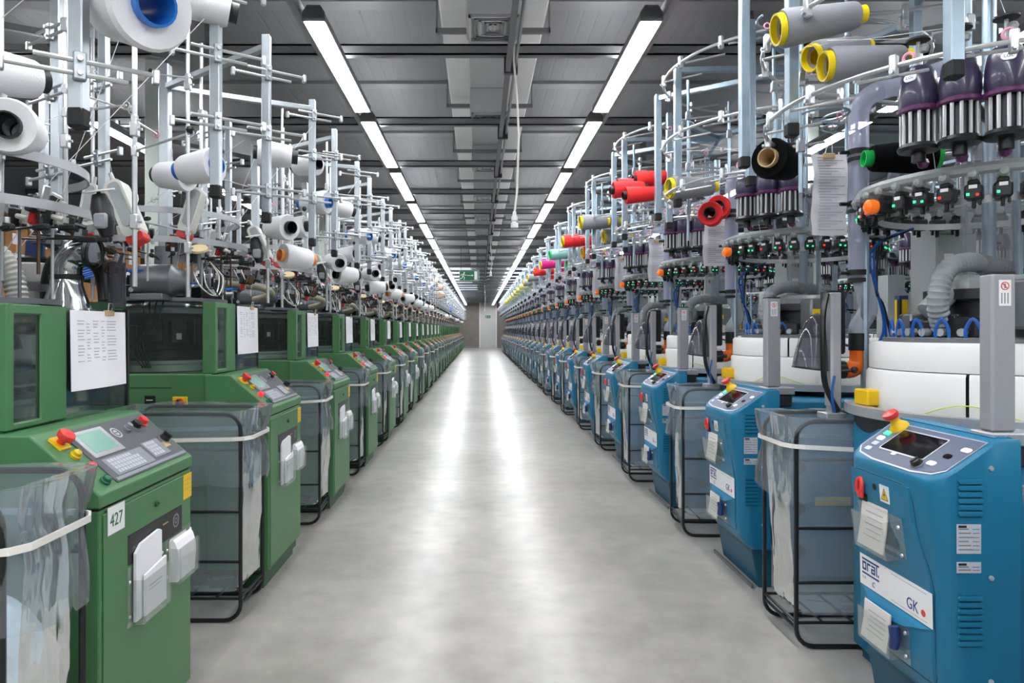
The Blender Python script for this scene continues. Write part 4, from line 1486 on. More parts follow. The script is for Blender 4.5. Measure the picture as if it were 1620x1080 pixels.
    for z, tilt, hgt in ((0.605, 0.010, 0.120), (0.315, 0.0, 0.105)):
        pk = front(z, 0.0045)
        pk.box(0.055, 0.275, -hgt / 2, hgt / 2 + 0.008, 0.0, 0.002, 'acrylic')
        pk.box(0.075, 0.235, -hgt / 2, hgt / 2 - 0.01, 0.035, 0.037, 'acrylic')
        pk.box(0.075, 0.235, -hgt / 2, -hgt / 2 + 0.002, 0.002, 0.036, 'acrylic')
        pk.box(0.075, 0.077, -hgt / 2, hgt / 2 - 0.01, 0.002, 0.035, 'acrylic')
        pk.box(0.233, 0.235, -hgt / 2, hgt / 2 - 0.01, 0.002, 0.035, 'acrylic')
        for q in (-hgt / 2 + 0.02, hgt / 2 - 0.02):
            pk.lathe([(0.006, 0.002), (0.005, 0.006), (0.0001, 0.0065)], 'bright_steel', 10, (0.258, q, 0))
        P('document_pocket', pk, c)
    # ---- camera-side face of the cabinet: x away from the aisle, y up
    def side():
        return MB().frame((1.20, y0 - 0.0004, 0), (1, 0, 0), (0, 0, 1))
    for zc_ in (0.77, 0.455):
        v = side()
        nsl = 6 if zc_ > 0.6 else 8
        for k in range(nsl):
            z = zc_ + (k - (nsl - 1) / 2) * 0.0165
            v.prism([(0.025, z - 0.006), (0.085, z - 0.006), (0.088, z), (0.085, z + 0.006), (0.025, z + 0.006), (0.022, z)], 'z', 0.0, 0.005, 'blue_paint', 0.0015)
            v.box(0.027, 0.083, z - 0.0085, z - 0.006, 0.0, 0.001, 'seam_black')
        P('vent_grille', v, c)
    for zc_, hh, rows in ((0.665, 0.075, 6), (0.592, 0.028, 2)):
        rp = side()
        rp.box(0.020, 0.082, zc_ - hh / 2, zc_ + hh / 2, 0, 0.0012, 'key_light')
        for k in range(rows):
            z = zc_ + hh / 2 - 0.014 - k * (hh - 0.012) / rows
            rp.box(0.024, 0.05 + 0.006 * (k % 3), z, z + 0.0035, 0.0012, 0.0016, 'grey_print')
            rp.box(0.060, 0.078, z, z + 0.0025, 0.0012, 0.0016, 'grey_print')
        rp.box(0.024, 0.045, zc_ + hh / 2 - 0.009, zc_ + hh / 2 - 0.003, 0.0012, 0.0016, 'black_plastic')
        P('rating_plate', rp, c)
    for z in (0.845, 0.565, 0.30):
        P('screw', side().lathe([(0.007, 0), (0.006, 0.004), (0.0001, 0.005)], 'bright_steel', 10, (0.108, z, 0)), c)

    # ---- machine body behind the cabinet
    bd = MB().prism([(1.39, 0.04), (1.39, 0.86), (2.30, 0.86), (2.30, 0.04)], 'y', 1.80, 2.54, 'blue_paint', 0.008)
    bd.box(1.41, 2.28, 1.83, 2.51, 0.0, 0.05, 'blue_dark')
    for px, pz, r_ in ((1.46, 0.70, 0.006), (1.50, 0.55, 0.03), (1.50, 0.36, 0.03), (1.50, 0.16, 0.03)):
        bd.lathe([(0.0001, 0.0005), (r_, 0.0005)], 'seam_black', 14, (px, 1.80, pz), (0, -1, 0))
    bo = P('machine_body', bd)
    P('hazard_label', MB().box(1.575, 1.74, 1.797, 1.80, 0.375, 0.415, 'yellow_plastic').box(1.585, 1.73, 1.796, 1.797, 0.392, 0.397, 'core_wood'), bo)
    # aisle tray: curved aluminium rim and dark pan, opening to the aisle
    R = 0.46
    rim = MB()
    a0, a1 = PI * 0.80, PI * 1.62
    rim_pts = arc(CB, R, a0, a1, 24, 0.910)
    vs, fs = [], []
    for x, y, z in rim_pts:
        ix, iy = CB[0] + (x - CB[0]) * 0.90, CB[1] + (y - CB[1]) * 0.90
        vs += [(x, y, z - 0.022), (x, y, z + 0.012), (ix, iy, z + 0.012), (ix, iy, z - 0.022)]
    for k in range(24):
        a = 4 * k
        for q in range(4):
            fs.append((a + q, a + 4 + q, a + 4 + (q + 1) % 4, a + (q + 1) % 4))
    fs += [(0, 1, 2, 3), (96, 99, 98, 97)]
    rim.add(vs, fs, 'alu_shelf')
    P('tray_rim', rim)
    P('tray_pan', MB().lathe([(0.455, 0.889), (0.44, 0.83), (0.38, 0.785), (0.30, 0.775)], 'black_tube', 26, (CB[0], CB[1], 0), a0=PI * 0.95, a1=PI * 1.30))
    P('tray_top', MB().lathe([(0.30, 0.897), (0.455, 0.897)], 'grey_steel', 28, (CB[0], CB[1], 0)))
    # white drum covers in two tiers
    for r_, z0, z1, gap in ((0.385, 0.899, 1.055, 0), (0.375, 1.058, 1.155, 1)):
        for s in range(4):
            aa = PI * 0.25 + s * PI / 2 + (0.15 if gap else 0)
            cv = MB()
            cv.lathe([(r_ - 0.02, z0), (r_, z0), (r_, z1 - 0.012), (r_ - 0.01, z1), (r_ - 0.05, z1), (r_ - 0.05, z1 - 0.01)], 'white_abs', 14, (CB[0], CB[1], 0), a0=aa + 0.012, a1=aa + PI / 2 - 0.012)
            if not gap:
                for q in (0.5, 0.62):
                    am = aa + q
                    cv.frame((CB[0] + r_ * math.cos(am), CB[1] + r_ * math.sin(am), z0), (-math.sin(am), math.cos(am), 0), (0, 0, 1))
                    cv.box(-0.006, 0.006, 0.03, 0.075, 0, 0.006, 'white_abs', 0.002)
                    cv.frame()
            P('drum_cover', cv)
    P('earth_wire', MB().tube(bez([pol(PI * 1.12, 0.395) + (0.90,), pol(PI * 1.2, 0.40) + (0.945,), pol(PI * 1.27, 0.40) + (0.955,), pol(PI * 1.36, 0.395) + (0.92,), pol(PI * 1.42, 0.395) + (0.90,)], 5), 0.002, 'lime_wire', 5))
    P('drum_core', MB().lathe([(0.33, 0.90), (0.33, 1.17), (0.25, 1.175), (0.25, 1.20), (0.16, 1.205), (0.16, 1.30), (0.20, 1.305), (0.20, 1.34), (0.12, 1.345)], 'grey_box', 28, (CB[0], CB[1], 0),
                             mats=['grey_steel', 'aluminium', 'grey_steel', 'aluminium', 'dark_steel', 'grey_steel', 'dark_steel', 'grey_steel']))
    P('glass_riser', MB().cyl((CB[0], CB[1], 1.33), (CB[0], CB[1], 1.98), 0.085, 'riser_glass', 24).cyl((CB[0], CB[1], 1.34), (CB[0], CB[1], 2.5), 0.022, 'galv_cool_cast', 12).cyl((CB[0] + 0.06, CB[1] - 0.05, 1.34), (CB[0] + 0.06, CB[1] - 0.05, 2.0), 0.012, 'galv_cool_cast', 10))
    # gear on the deck: dark blocks, coils, blue air loops
    rng = random.Random(3)
    for k in range(9):
        a = PI * 0.75 + k * 0.21
        x, y = pol(a, 0.255)
        gb = MB().frame((x, y, 1.17), (-math.sin(a), math.cos(a), 0), (0, 0, 1))
        m = rng.choice(['grey_steel', 'dark_steel', 'aluminium', 'black_plastic'])
        gb.box(-0.035, 0.035, 0, 0.05 + 0.06 * rng.random(), -0.04, 0.02, m, 0.006)
        gb.cyl((0, 0.02, 0.02), (0, 0.02, 0.05), 0.014, 'bright_steel', 8)
        P('cam_block', gb)
    for k in range(5):
        a = PI * 0.85 + k * 0.3
        x, y = pol(a, 0.30)
        x2, y2 = pol(a + 0.13, 0.30)
        P('air_loop', MB().tube(bez([(x, y, 1.165), (x - 0.005, y - 0.004, 1.20), ((x + x2) / 2 - 0.01, (y + y2) / 2 - 0.01, 1.235), (x2, y2, 1.20), (x2, y2, 1.165)], 4), 0.006, 'hose_blue', 6))
    rb = MB()
    hose(rb, [(1.60, 2.36, 1.20), (1.565, 2.33, 1.30), (1.60, 2.34, 1.40), (1.70, 2.38, 1.435), (1.83, 2.45, 1.43), (1.95, 2.5, 1.42)], 0.034, 'hose_grey', 0.018, 12)
    P('ribbed_hose', rb)
    P('grey_duct', MB().box(1.66, 1.90, 2.34, 2.48, 1.30, 1.39, 'grey_box', 0.02).cyl((1.66, 2.41, 1.34), (1.58, 2.40, 1.26), 0.04, 'grey_box', 12))
    P('drive_box', MB().box(1.70, 1.83, 2.10, 2.22, 1.20, 1.36, 'grey_steel', 0.01).box(1.71, 1.755, 2.098, 2.10, 1.275, 1.305, 'yellow_plastic').lathe([(0.028, 0), (0.028, 0.05), (0.0001, 0.05)], 'bright_steel', 14, (1.735, 2.10, 1.20), (0, -1, 0.1)))
    P('service_cabinet', MB().box(1.93, 2.10, 2.88, 3.06, 0.86, 1.72, 'grey_box', 0.006).box(1.96, 2.0, 2.877, 2.88, 1.42, 1.52, 'sign_white').box(1.95, 2.08, 2.876, 2.88, 1.60, 1.604, 'grey_steel'))

    # ---- safety light-curtain columns on the aisle side
    c1 = P('curtain_column', MB().box(1.345, 1.41, 1.79, 1.84, 0.93, 1.348, 'aluminium', 0.006).box(1.347, 1.408, 1.792, 1.838, 1.346, 1.352, 'dark_steel'))
    nt_ = MB().frame((1.362, 1.7895, 1.262), (1, 0, 0), (0, 0, 1))
    nt_.box(0, 0.032, 0, 0.068, 0, 0.0008, 'sign_white')
    nt_.tube([(0.016 + 0.010 * math.cos(2 * PI * k / 14), 0.052 + 0.010 * math.sin(2 * PI * k / 14), 0.001) for k in range(14)], 0.0013, 'red_plastic', 4, closed=True)
    nt_.tube([(0.009, 0.059, 0.001), (0.023, 0.045, 0.001)], 0.0012, 'red_plastic', 4)
    nt_.box(0.014, 0.018, 0.046, 0.058, 0.0008, 0.001, 'grey_print')
    for k in range(3):
        nt_.box(0.006 + 0.008 * k, 0.009 + 0.008 * k, 0.006, 0.034, 0.0008, 0.001, 'grey_print')
    P('no_touch_label', nt_, c1)
    P('column_foot', MB().box(1.335, 1.47, 1.775, 1.86, 0.895, 0.93, 'aluminium', 0.004).box(1.36, 1.46, 1.78, 1.85, 0.84, 0.895, 'dark_steel', 0.006), c1)
    c2 = P('curtain_column', MB().box(1.375, 1.418, 2.67, 2.71, 0.87, 1.345, 'aluminium', 0.004).box(1.373, 1.385, 2.668, 2.712, 0.90, 1.33, 'silver_trim'))
    P('column_foot', MB().box(1.35, 1.43, 2.65, 2.73, 0.85, 0.875, 'alu_shelf', 0.003), c2)
    P('black_cable', MB().tube(bez([(1.37, 2.69, 1.34), (1.345, 2.67, 1.25), (1.34, 2.66, 1.10), (1.355, 2.67, 0.98), (1.40, 2.66, 0.88)], 6), 0.011, 'black_tube', 8), c2)
    P('blue_air_line', MB().tube(bez([(1.38, 2.65, 1.02), (1.37, 2.65, 0.95), (1.385, 2.66, 0.88)], 5), 0.005, 'hose_blue', 6), c2)
    P('clamp_lever', MB().cyl((1.42, 2.69, 1.035), (1.455, 2.67, 1.04), 0.007, 'black_plastic', 8).ball((1.465, 2.665, 1.042), 0.014, 'black_plastic', 10), c2)
    yl = P('yellow_curtain', MB().box(1.885, 1.925, 3.06, 3.10, 0.99, 1.335, 'yellow_plastic', 0.004).box(1.882, 1.894, 3.058, 3.075, 0.99, 1.335, 'black_plastic'))
    P('curtain_bracket', MB().box(1.885, 1.925, 3.062, 3.098, 1.335, 1.352, 'rack_blue').cyl((1.905, 3.08, 0.86), (1.905, 3.08, 0.99), 0.010, 'dark_steel', 8).box(1.89, 1.92, 3.055, 3.06, 0.90, 0.93, 'sign_white'), yl)
    # clear outlet horn, black coupling and orange elbow at the foot of the suction tube
    hn = MB()
    hn.lathe([(0.072, 0.0), (0.068, 0.05), (0.058, 0.12), (0.045, 0.18), (0.028, 0.215), (0.0001, 0.228)], 'smoke_film', 22, (1.335, 2.745, 1.04), (0.13, 0.03, 1))
    hn.lathe([(0.073, 0.0), (0.073, 0.004)], 'black_plastic', 22, (1.335, 2.745, 1.04), (0.13, 0.03, 1))
    P('clear_outlet_horn', hn)
    tx, ty = 1.545, 2.78
    el = MB().tube(bez([(tx, ty, 1.12), (tx, ty, 1.075), (tx - 0.01, ty, 1.05), (tx - 0.035, ty, 1.036), (tx - 0.065, ty, 1.036)], 5), [0.034] * 21, 'orange', 14)
    P('orange_elbow', el)
    P('black_coupling', MB().cyl((tx - 0.06, ty, 1.036), (tx - 0.10, ty, 1.036), 0.037, 'black_plastic', 14).cyl((tx, ty, 1.115), (tx, ty, 1.185), 0.037, 'black_rubber', 14).box(tx - 0.15, tx - 0.06, ty - 0.02, ty + 0.02, 1.10, 1.36, 'black_plastic', 0.008))
    P('milky_elbow', MB().tube(bez([(tx + 0.005, ty, 1.18), (tx + 0.0, ty, 1.21), (tx + 0.035, ty, 1.27), (tx + 0.03, ty, 1.33), (tx + 0.01, ty, 1.42)], 6), 0.036, 'tube_milky', 14))
    st = P('suction_tube', MB().tube([(tx, ty, 1.41), (tx, ty, 1.7), (tx, ty, 1.95), (tx, ty, 2.06)] + bez([(tx, ty, 2.07), (tx + 0.012, ty - 0.006, 2.12), (tx + 0.05, ty - 0.025, 2.155), (tx + 0.11, ty - 0.055, 2.17), (tx + 0.27, ty - 0.30, 2.18)], 6), 0.0385, 'tube_film', 16))
    for z in (1.42, 1.70, 1.91):
        P('tube_band', MB().cyl((tx, ty, z), (tx, ty, z + 0.022), 0.0415, 'black_rubber', 16).cyl((tx, ty, z - 0.028), (tx, ty, z - 0.012), 0.0405, 'black_rubber', 16).cyl((tx - 0.04, ty, z + 0.01), (tx - 0.075, ty, z + 0.01), 0.008, 'black_plastic', 8), st)
    bt = MB()
    for k in range(4):
        bt.tube(bez([(1.50 + 0.03 * k, 2.82, 1.14), (1.60 + 0.03 * k, 2.80, 1.12), (1.66, 2.80, 1.20 + 0.03 * k), (1.63, 2.80, 1.36), (1.58 + 0.02 * k, 2.80, 1.46 + 0.03 * k), (1.64, 2.78, 1.56), (1.72, 2.7, 1.60)], 5), 0.0055, 'hose_blue' if k < 3 else 'black_rubber', 6)
    P('air_line', bt)

    # ---- selector ring: hoop, finger units with small lit indicators
    hoop = MB()
    hoop.tube(arc(CB, 0.405, 0, 2 * PI, 40, 1.705)[:-1], 0.020, 'grey_box', 8, closed=True)
    hoop.lathe([(0.34, 1.606), (0.345, 1.606), (0.345, 1.630), (0.34, 1.630), (0.34, 1.606)], 'alu_shelf', 40, (CB[0], CB[1], 0))
    sr = P('selector_hoop', hoop)
    for k in range(34):
        a = 2 * PI * (k + 0.5) / 34
        u = MB().frame((CB[0] + 0.385 * math.cos(a), CB[1] + 0.385 * math.sin(a), 1.643), (-math.sin(a), math.cos(a), 0), (0, 0, 1))
        u.box(-0.024, 0.024, -0.034, 0.014, -0.02, 0.030, 'black_plastic', 0.006)
        u.box(-0.015, 0.015, 0.012, 0.028, -0.01, 0.030, 'black_rubber', 0.004)
        u.box(-0.011, 0.011, 0.000, 0.011, 0.030, 0.032, 'sign_white')
        u.cyl((0, 0.034, -0.02), (0, 0.042, 0.03), 0.014, 'grey_box', 8)
        u.ball((0.0, 0.044, 0.034), 0.016, 'grey_box', 8)
        u.box(-0.017, -0.009, -0.022, -0.014, 0.030, 0.034, 'green_led' if k % 4 else 'red_led')
        if k % 2:
            u.box(0.008, 0.015, -0.024, -0.017, 0.030, 0.034, 'red_led' if k % 3 == 0 else 'green_led')
        u.box(-0.005, 0.005, -0.060, -0.034, 0.0, 0.016, 'black_rubber', 0.002)
        u.box(0.012, 0.020, -0.052, -0.030, 0.004, 0.018, 'black_plastic', 0.002)
        P('selector_unit', u, sr)
    bc = MB()
    bx, by = pol(PI * 1.03, 0.435)
    bc.cyl((bx + 0.05, by, 1.632), (bx + 0.005, by, 1.632), 0.028, 'black_plastic', 12)
    bc.lathe([(0.022, 0), (0.027, 0.012), (0.025, 0.032), (0.012, 0.042), (0.0001, 0.043)], 'amber', 14, (bx + 0.005, by, 1.632), (-1, 0, 0))
    P('amber_beacon', bc)
    P('support_leg', MB().cyl((pol(0.7, 0.41) + (0.87,)), (pol(0.7, 0.41) + (1.70,)), 0.016, 'galv_cool_cast', 8))
    P('support_leg', MB().cyl((pol(2.3, 0.41) + (0.87,)), (pol(2.3, 0.41) + (1.70,)), 0.016, 'galv_cool_cast', 8))

    # ---- storage feeders: purple heads on glazed wheels
    for a in (212, 225, 238, 305, 335, 60):
        a = math.radians(a)
        x, y = pol(a, 0.50)
        hd = MB()
        out = Vector((math.cos(a), math.sin(a), 0))
        hd.lathe([(0.053, 1.905), (0.057, 1.93), (0.055, 1.97), (0.047, 2.015), (0.036, 2.035), (0.0001, 2.04)], 'purple', 18, (x, y, 0))
        hd.lathe([(0.050, 1.888), (0.061, 1.892), (0.061, 1.902), (0.053, 1.908)], 'magenta_dark', 18, (x, y, 0))
        hd.frame((x + out.x * 0.05, y + out.y * 0.05, 1.995), (-out.y, out.x, 0), (out.x * -0.25, out.y * -0.25, 1))
        hd.rrect(0.038, 0.026, 0.0125, -0.002, 0.003, 'sign_white', 0, 0)
        hd.text('LGL', 0.014, 0, -0.005, 0.003, 'navy', align='CENTER')
        f = P('storage_feeder', hd)
        wl = MB()
        wl.lathe([(0.040, 1.79), (0.038, 1.89)], 'dark_steel', 16, (x, y, 0))
        for k in range(12):
            b = 2 * PI * k / 12
            wl.cyl((x + 0.047 * math.cos(b), y + 0.047 * math.sin(b), 1.79), (x + 0.047 * math.cos(b), y + 0.047 * math.sin(b), 1.888), 0.0055, 'bright_steel', 6)
        P('feeder_wheel', wl, f)
        bs = MB().lathe([(0.0001, 1.765), (0.056, 1.768), (0.060, 1.778), (0.052, 1.79), (0.030, 1.792)], 'black_plastic', 18, (x, y, 0))
        bs.cyl((x, y, 1.735), (x, y, 1.768), 0.02, 'black_plastic', 10)
        bs.ball((x - out.x * 0.03, y - out.y * 0.03, 1.735), 0.018, 'magenta_dark', 8)
        bs.cyl((x, y, 1.95), tuple(Vector((CB[0], CB[1], 1.95)) + out * 0.02), 0.012, 'black_plastic', 8)
        P('feeder_base', bs, f)
        pr = MB().tube([(x + out.x * 0.06 + 0.016 * -out.y * math.cos(b), y + out.y * 0.06 + 0.016 * out.x * math.cos(b), 2.055 + 0.016 * math.sin(b)) for b in [2 * PI * k / 12 for k in range(12)]], 0.005, 'pink_ring', 6, closed=True)
        P('pink_eyelet', pr, f)
        tp = MB().lathe([(0.0001, 0), (0.034, 0.002), (0.034, 0.008), (0.0001, 0.012)], 'black_plastic', 14, (x, y, 2.12)).cyl((x, y, 2.03), (x, y, 2.12), 0.006, 'bright_steel', 6).ball((x + 0.01, y - 0.01, 2.095), 0.016, 'bright_steel', 8)
        P('tensioner', tp, f)

    # ---- creel: tube hoops, posts, arms, pegs
    RC = (1.72, 2.40)
    for z, Rr, m in ((2.62, 0.67, 'bright_steel'), (2.25, 0.67, 'bright_steel'), (1.965, 0.66, 'bright_steel')):
        hp = MB()
        hp.tube(arc(RC, Rr, 0.35, 2 * PI - 0.05, 56, z), 0.0075, m, 8)
        cr = P('creel_hoop', hp)
        for k in range(11):
            a = 1.3 + 0.42 * k
            x, y = pol(a, Rr, RC)
            cl = MB().frame((x, y, z), (-math.sin(a), math.cos(a), 0), (0, 0, 1))
            cl.box(-0.011, 0.011, -0.032, 0.032, -0.012, 0.012, 'bright_steel', 0.004)
            cl.cyl((0, -0.02, 0.012), (0, -0.02, 0.022), 0.007, 'galvanised', 6)
            P('clamp', cl, cr)
        for k in range(7):
            a = 2.2 + 0.42 * k + (0.2 if z < 2.3 else 0)
            x, y = pol(a, Rr, RC)
            L = 0.20
            dx = Vector((0.86, 0.30 + 0.5 * math.cos(a), 0)).normalized()
            ro = MB().cyl((x, y, z - 0.018), (x + dx.x * L, y + dx.y * L, z + 0.012), 0.0055, 'bright_steel', 8)
            P('peg', ro, cr)
    for px, py in ((1.115, 2.435), (1.128, 2.905), (1.30, 1.87), (1.95, 3.05), (2.05, 1.80)):
        po = P('creel_post', MB().box(px - 0.019, px + 0.019, py - 0.019, py + 0.019, 1.93, 2.68, 'galv_cool_cast', 0.003))
        P('end_cap', MB().box(px - 0.021, px + 0.021, py - 0.021, py + 0.021, 1.885, 1.935, 'black_rubber', 0.006), po)
        dd = Vector((RC[0] + 0.1 - px, RC[1] - py, 0))
        ar = MB().frame((px, py, 2.655), tuple(dd), (0, 0, 1))
        ar.box(0.0, dd.length, -0.016, 0.016, -0.014, 0.014, 'galv_cool_cast', 0.003)
        P('top_arm', ar, po)
    for px, py in ((1.225, 2.60), (1.52, 2.12), (1.60, 2.97), (1.88, 2.0)):
        pl = MB().cyl((px, py, 1.72), (px, py, 2.66), 0.009, 'galv_cool_cast', 8)
        for z in (1.9, 2.15, 2.45):
            clip_block(pl, (px, py, z), 'galvanised', 0.014)
        P('creel_pole', pl)
    # small eyelet hoops and thread guides between the levels
    for k in range(8):
        px, py = [(1.225, 2.60), (1.52, 2.12), (1.60, 2.97), (1.88, 2.0)][k % 4]
        z = (2.42, 2.30, 2.10, 2.50, 2.02, 2.48, 2.36, 2.2)[k]
        a = 1.1 * k + 2.0
        gd = MB().tube(arc((px + 0.09 * math.cos(a), py + 0.09 * math.sin(a)), 0.09, a + PI, a + PI + 4.6, 16, z), 0.005, 'galv_cool_cast', 6)
        gd.tube([(px + 0.16 * math.cos(a) + 0.012 * math.cos(b), py + 0.16 * math.sin(a), z + 0.012 * math.sin(b)) for b in [2 * PI * j / 10 for j in range(10)]], 0.003, 'pink_ring', 5, closed=True)
        gd.ball((px + 0.05 * math.cos(a), py + 0.05 * math.sin(a), z), 0.014, 'black_plastic' if k % 2 else 'bright_steel', 8)
        P('thread_guide', gd)
    for k in range(6):
        s = [(1.225, 2.60, 2.30), (1.115, 2.435, 2.20), (1.52, 2.12, 2.48), (1.60, 2.97, 2.34), (1.30, 1.87, 2.25), (1.88, 2.0, 2.4)][k]
        x, y = pol(math.radians((212, 225, 238, 305, 335, 60)[k]), 0.50)
        P('yarn_thread', MB().tube([s, (x, y, 2.13), (CB[0] + 0.38 * (x - CB[0]) / 0.5, CB[1] + 0.38 * (y - CB[1]) / 0.5, 1.69)], 0.0011, 'thread', 4))
    return t


blue0 = blue_machine()
BLUE = []
far_b = FARB.build('knitting_machine', None, BO)
used = False
for i in range(N_BLUE):
    if i == 0:
        o = blue0
    elif i < FULL_BLUE:
        o = copy_tree(blue0)
    elif not used:
        o, used = far_b, True
    else:
        o = far_b.copy()
        COL.objects.link(o)
    o.location = (BO[0], BO[1] + PITCH * i, 0)
    tag(o, 'blue sock-knitting machine with round creel, %s in the right row' % (ORD[i] if i else 'nearest'), 'knitting machine', GROUP_B)
    BLUE.append(o)
# a second row stands back to back behind the first
for i in range(10):
    o = far_b.copy()
    COL.objects.link(o)
    o.rotation_euler = (0, 0, PI)
    o.location = (4.15, 2.9 + PITCH * i, 0)
    tag(o, 'pale machine in the row behind the blue one, %s from the near end' % (ORD[i] if i else 'first'), 'knitting machine', 'machines in the row behind the blue ones')


# ---- things that lie on, hang from or stand in the blue machines
def yellow_box():
    t = thing('parts_box', (1.47, 2.52, 0.922))
    part('box_body', MB().box(1.405, 1.535, 2.47, 2.56, 0.922, 0.980, 'yellow_plastic', 0.005), t, (1.47, 2.52, 0.922))
    return t


def hanging_sheet():
    t = thing('paper_sheet', (1.48, 2.90, 1.94))
    off = (1.48, 2.90, 1.94)
    vs, fs = [], []
    n = 14
    for j in range(n + 1):
        z = 1.945 - 0.345 * j / n
        for k in range(5):
            x = 1.41 + 0.148 * k / 4 + 0.006 * math.sin(j * 0.5)
            y = 2.90 + 0.014 * math.sin(PI * k / 4) - 0.016 * math.sin(PI * j / n) + 0.004 * math.sin(j * 1.3)
            vs.append((x, y, z))
    for j in range(n):
        for k in range(4):
            fs.append((j * 5 + k, j * 5 + k + 1, j * 5 + 6 + k, j * 5 + 5 + k))
    m = MB().add(vs, [f[::-1] for f in fs], 'paper', True)
    m.add([(v[0], v[1] + 0.001, v[2]) for v in vs], fs, 'paper', True)
    part('page', m, t, off)
    p = MB()
    for q in range(26):
        j = 0.6 + q * 0.5
        z = 1.945 - 0.345 * j / n
        y = 2.8985 - 0.016 * math.sin(PI * j / n) + 0.004 * math.sin(j * 1.3)
        p.box(1.44, 1.44 + 0.05 + 0.03 * ((q * 5) % 3), y + 0.004, y + 0.0065, z, z + 0.0022, 'paper_print')
    part('printed_lines', p, t, off)
    part('bulldog_clip', MB().box(1.46, 1.51, 2.892, 2.906, 1.925, 1.948, 'core_wood', 0.003).tube([(1.47, 2.9, 1.945), (1.475, 2.895, 1.985), (1.497, 2.895, 1.985), (1.50, 2.9, 1.945)], 0.002, 'bright_steel', 5), t, off)
    return t


def card(which):
    z0 = (0.548, 0.265)[which]
    t = thing('job_card', (1.165, 2.04, z0))
    off = (1.165, 2.04, z0)
    lean = 0.014 if which == 0 else 0.0
    xf = 1.178 if which == 0 else 1.188
    h_ = 0.135 if which == 0 else 0.112
    prof = [(xf - 0.018, z0 + 0.002), (xf - 0.008, z0 + h_ * 0.5), (xf + lean * 0.2 - 0.005, z0 + h_)]
    m = MB()
    m.add([(x, 2.095, z) for x, z in prof] + [(x, 1.965, z) for x, z in prof] + [(x + 0.004, 2.095, z) for x, z in prof] + [(x + 0.004, 1.965, z) for x, z in prof],
          [(0, 1, 4, 3), (1, 2, 5, 4), (6, 9, 10, 7), (7, 10, 11, 8), (2, 8, 11, 5), (0, 3, 9, 6), (3, 4, 10, 9), (4, 5, 11, 10), (0, 6, 7, 1), (1, 7, 8, 2)], 'paper_cream')
    for q in range(5):
        f = 0.25 + 0.13 * q
        k = 0 if f < 0.5 else 1
        a, b = prof[k], prof[k + 1]
        tt_ = (f - 0.5 * k) / 0.5
        x, z = a[0] + (b[0] - a[0]) * tt_, a[1] + (b[1] - a[1]) * tt_
        m.box(x - 0.0008, x, 1.985, 2.07 - 0.01 * (q % 2), z, z + 0.003, 'paper_print')
    part('card', m, t, off)
    if which:
        part('knit_roll', MB().tube([(xf - 0.008, 1.945, z0 + 0.03), (xf - 0.006, 1.94, z0 + 0.06), (xf - 0.008, 1.945, z0 + 0.09)], 0.014, 'rack_blue', 10), t, off)
    return t


b_box, b_sheet, b_c0, b_c1 = yellow_box(), hanging_sheet(), card(0), card(1)
for i in range(12):
    w = 'the %s blue machine' % ORD[i]
    for src, base, lab, cat, grp, lim in (
            (b_box, (1.47, 2.52, 0.922), 'small yellow box lying on the front tray of %s' % w, 'box', 'yellow boxes on the machine trays', 12),
            (b_sheet, (1.48, 2.90, 1.94), 'long white paper sheet hanging by a clip from the creel of %s' % w, 'paper', 'long sheets hanging from the blue machines', 10),
            (b_c0, (1.165, 2.04, 0.548), 'cream card in the upper clear pocket of %s' % w, 'card', 'cards in the pockets of the blue machines', 8),
            (b_c1, (1.165, 2.04, 0.265), 'cream card and dark knit roll in the lower clear pocket of %s' % w, 'card', 'cards in the pockets of the blue machines', 8)):
        if i >= lim:
            continue
        o = src if i == 0 else copy_tree(src)
        o.location = (base[0], base[1] + PITCH * i, base[2])
        tag(o, lab, cat, grp)


# ------------------------------------------------------------------ wire bins, clear liners and their elastic bands
BW, BD, BH = 0.545, 0.285, 0.856


def loop_pts(y):
    pts = rounded(BW, BH - 0.012, 0.065, 5, 0, BH / 2 + 0.003)
    return [(x, y, z) for x, z in pts]


def bin_frame():
    t = thing('wire_bin', (0, 0, 0))
    allm = MB()

    def P(nm, mb):
        allm.merge(mb)
        part(nm, mb, t, (0, 0, 0))
    for s in (-1, 1):
        y = s * BD / 2
        P('frame_loop', MB().tube(loop_pts(y), 0.0085, 'black_plastic', 8, closed=True))
        for z in ((0.452, 0.248, 0.098) if s < 0 else (0.655, 0.098)):
            P('rung', MB().cyl((-BW / 2, y, z), (BW / 2, y, z), 0.0062, 'black_plastic', 8))
    for x in (-BW / 2 + 0.002, BW / 2 - 0.002):
        for z in (0.075, 0.098):
            P('side_rail', MB().cyl((x, -BD / 2, z), (x, BD / 2, z), 0.0062, 'black_plastic', 8))
    for x in (-0.17, -0.055, 0.055, 0.17):
        P('floor_rail', MB().cyl((x, -BD / 2, 0.098), (x, BD / 2, 0.098), 0.005, 'black_plastic', 8))
    return t, allm


def contour(w, d, rad, n=72):
    base = rounded(w, d, rad, 8)
    P = [Vector((x, y)) for x, y in base]
    P.append(P[0])
    L = [0.0]
    for a, b in zip(P, P[1:]):
        L.append(L[-1] + (b - a).length)
    out, i = [], 0
    for k in range(n):
        s = L[-1] * k / n
        while L[i + 1] < s:
            i += 1
        f = (s - L[i]) / max(1e-9, L[i + 1] - L[i])
        out.append(P[i].lerp(P[i + 1], f))
    return out


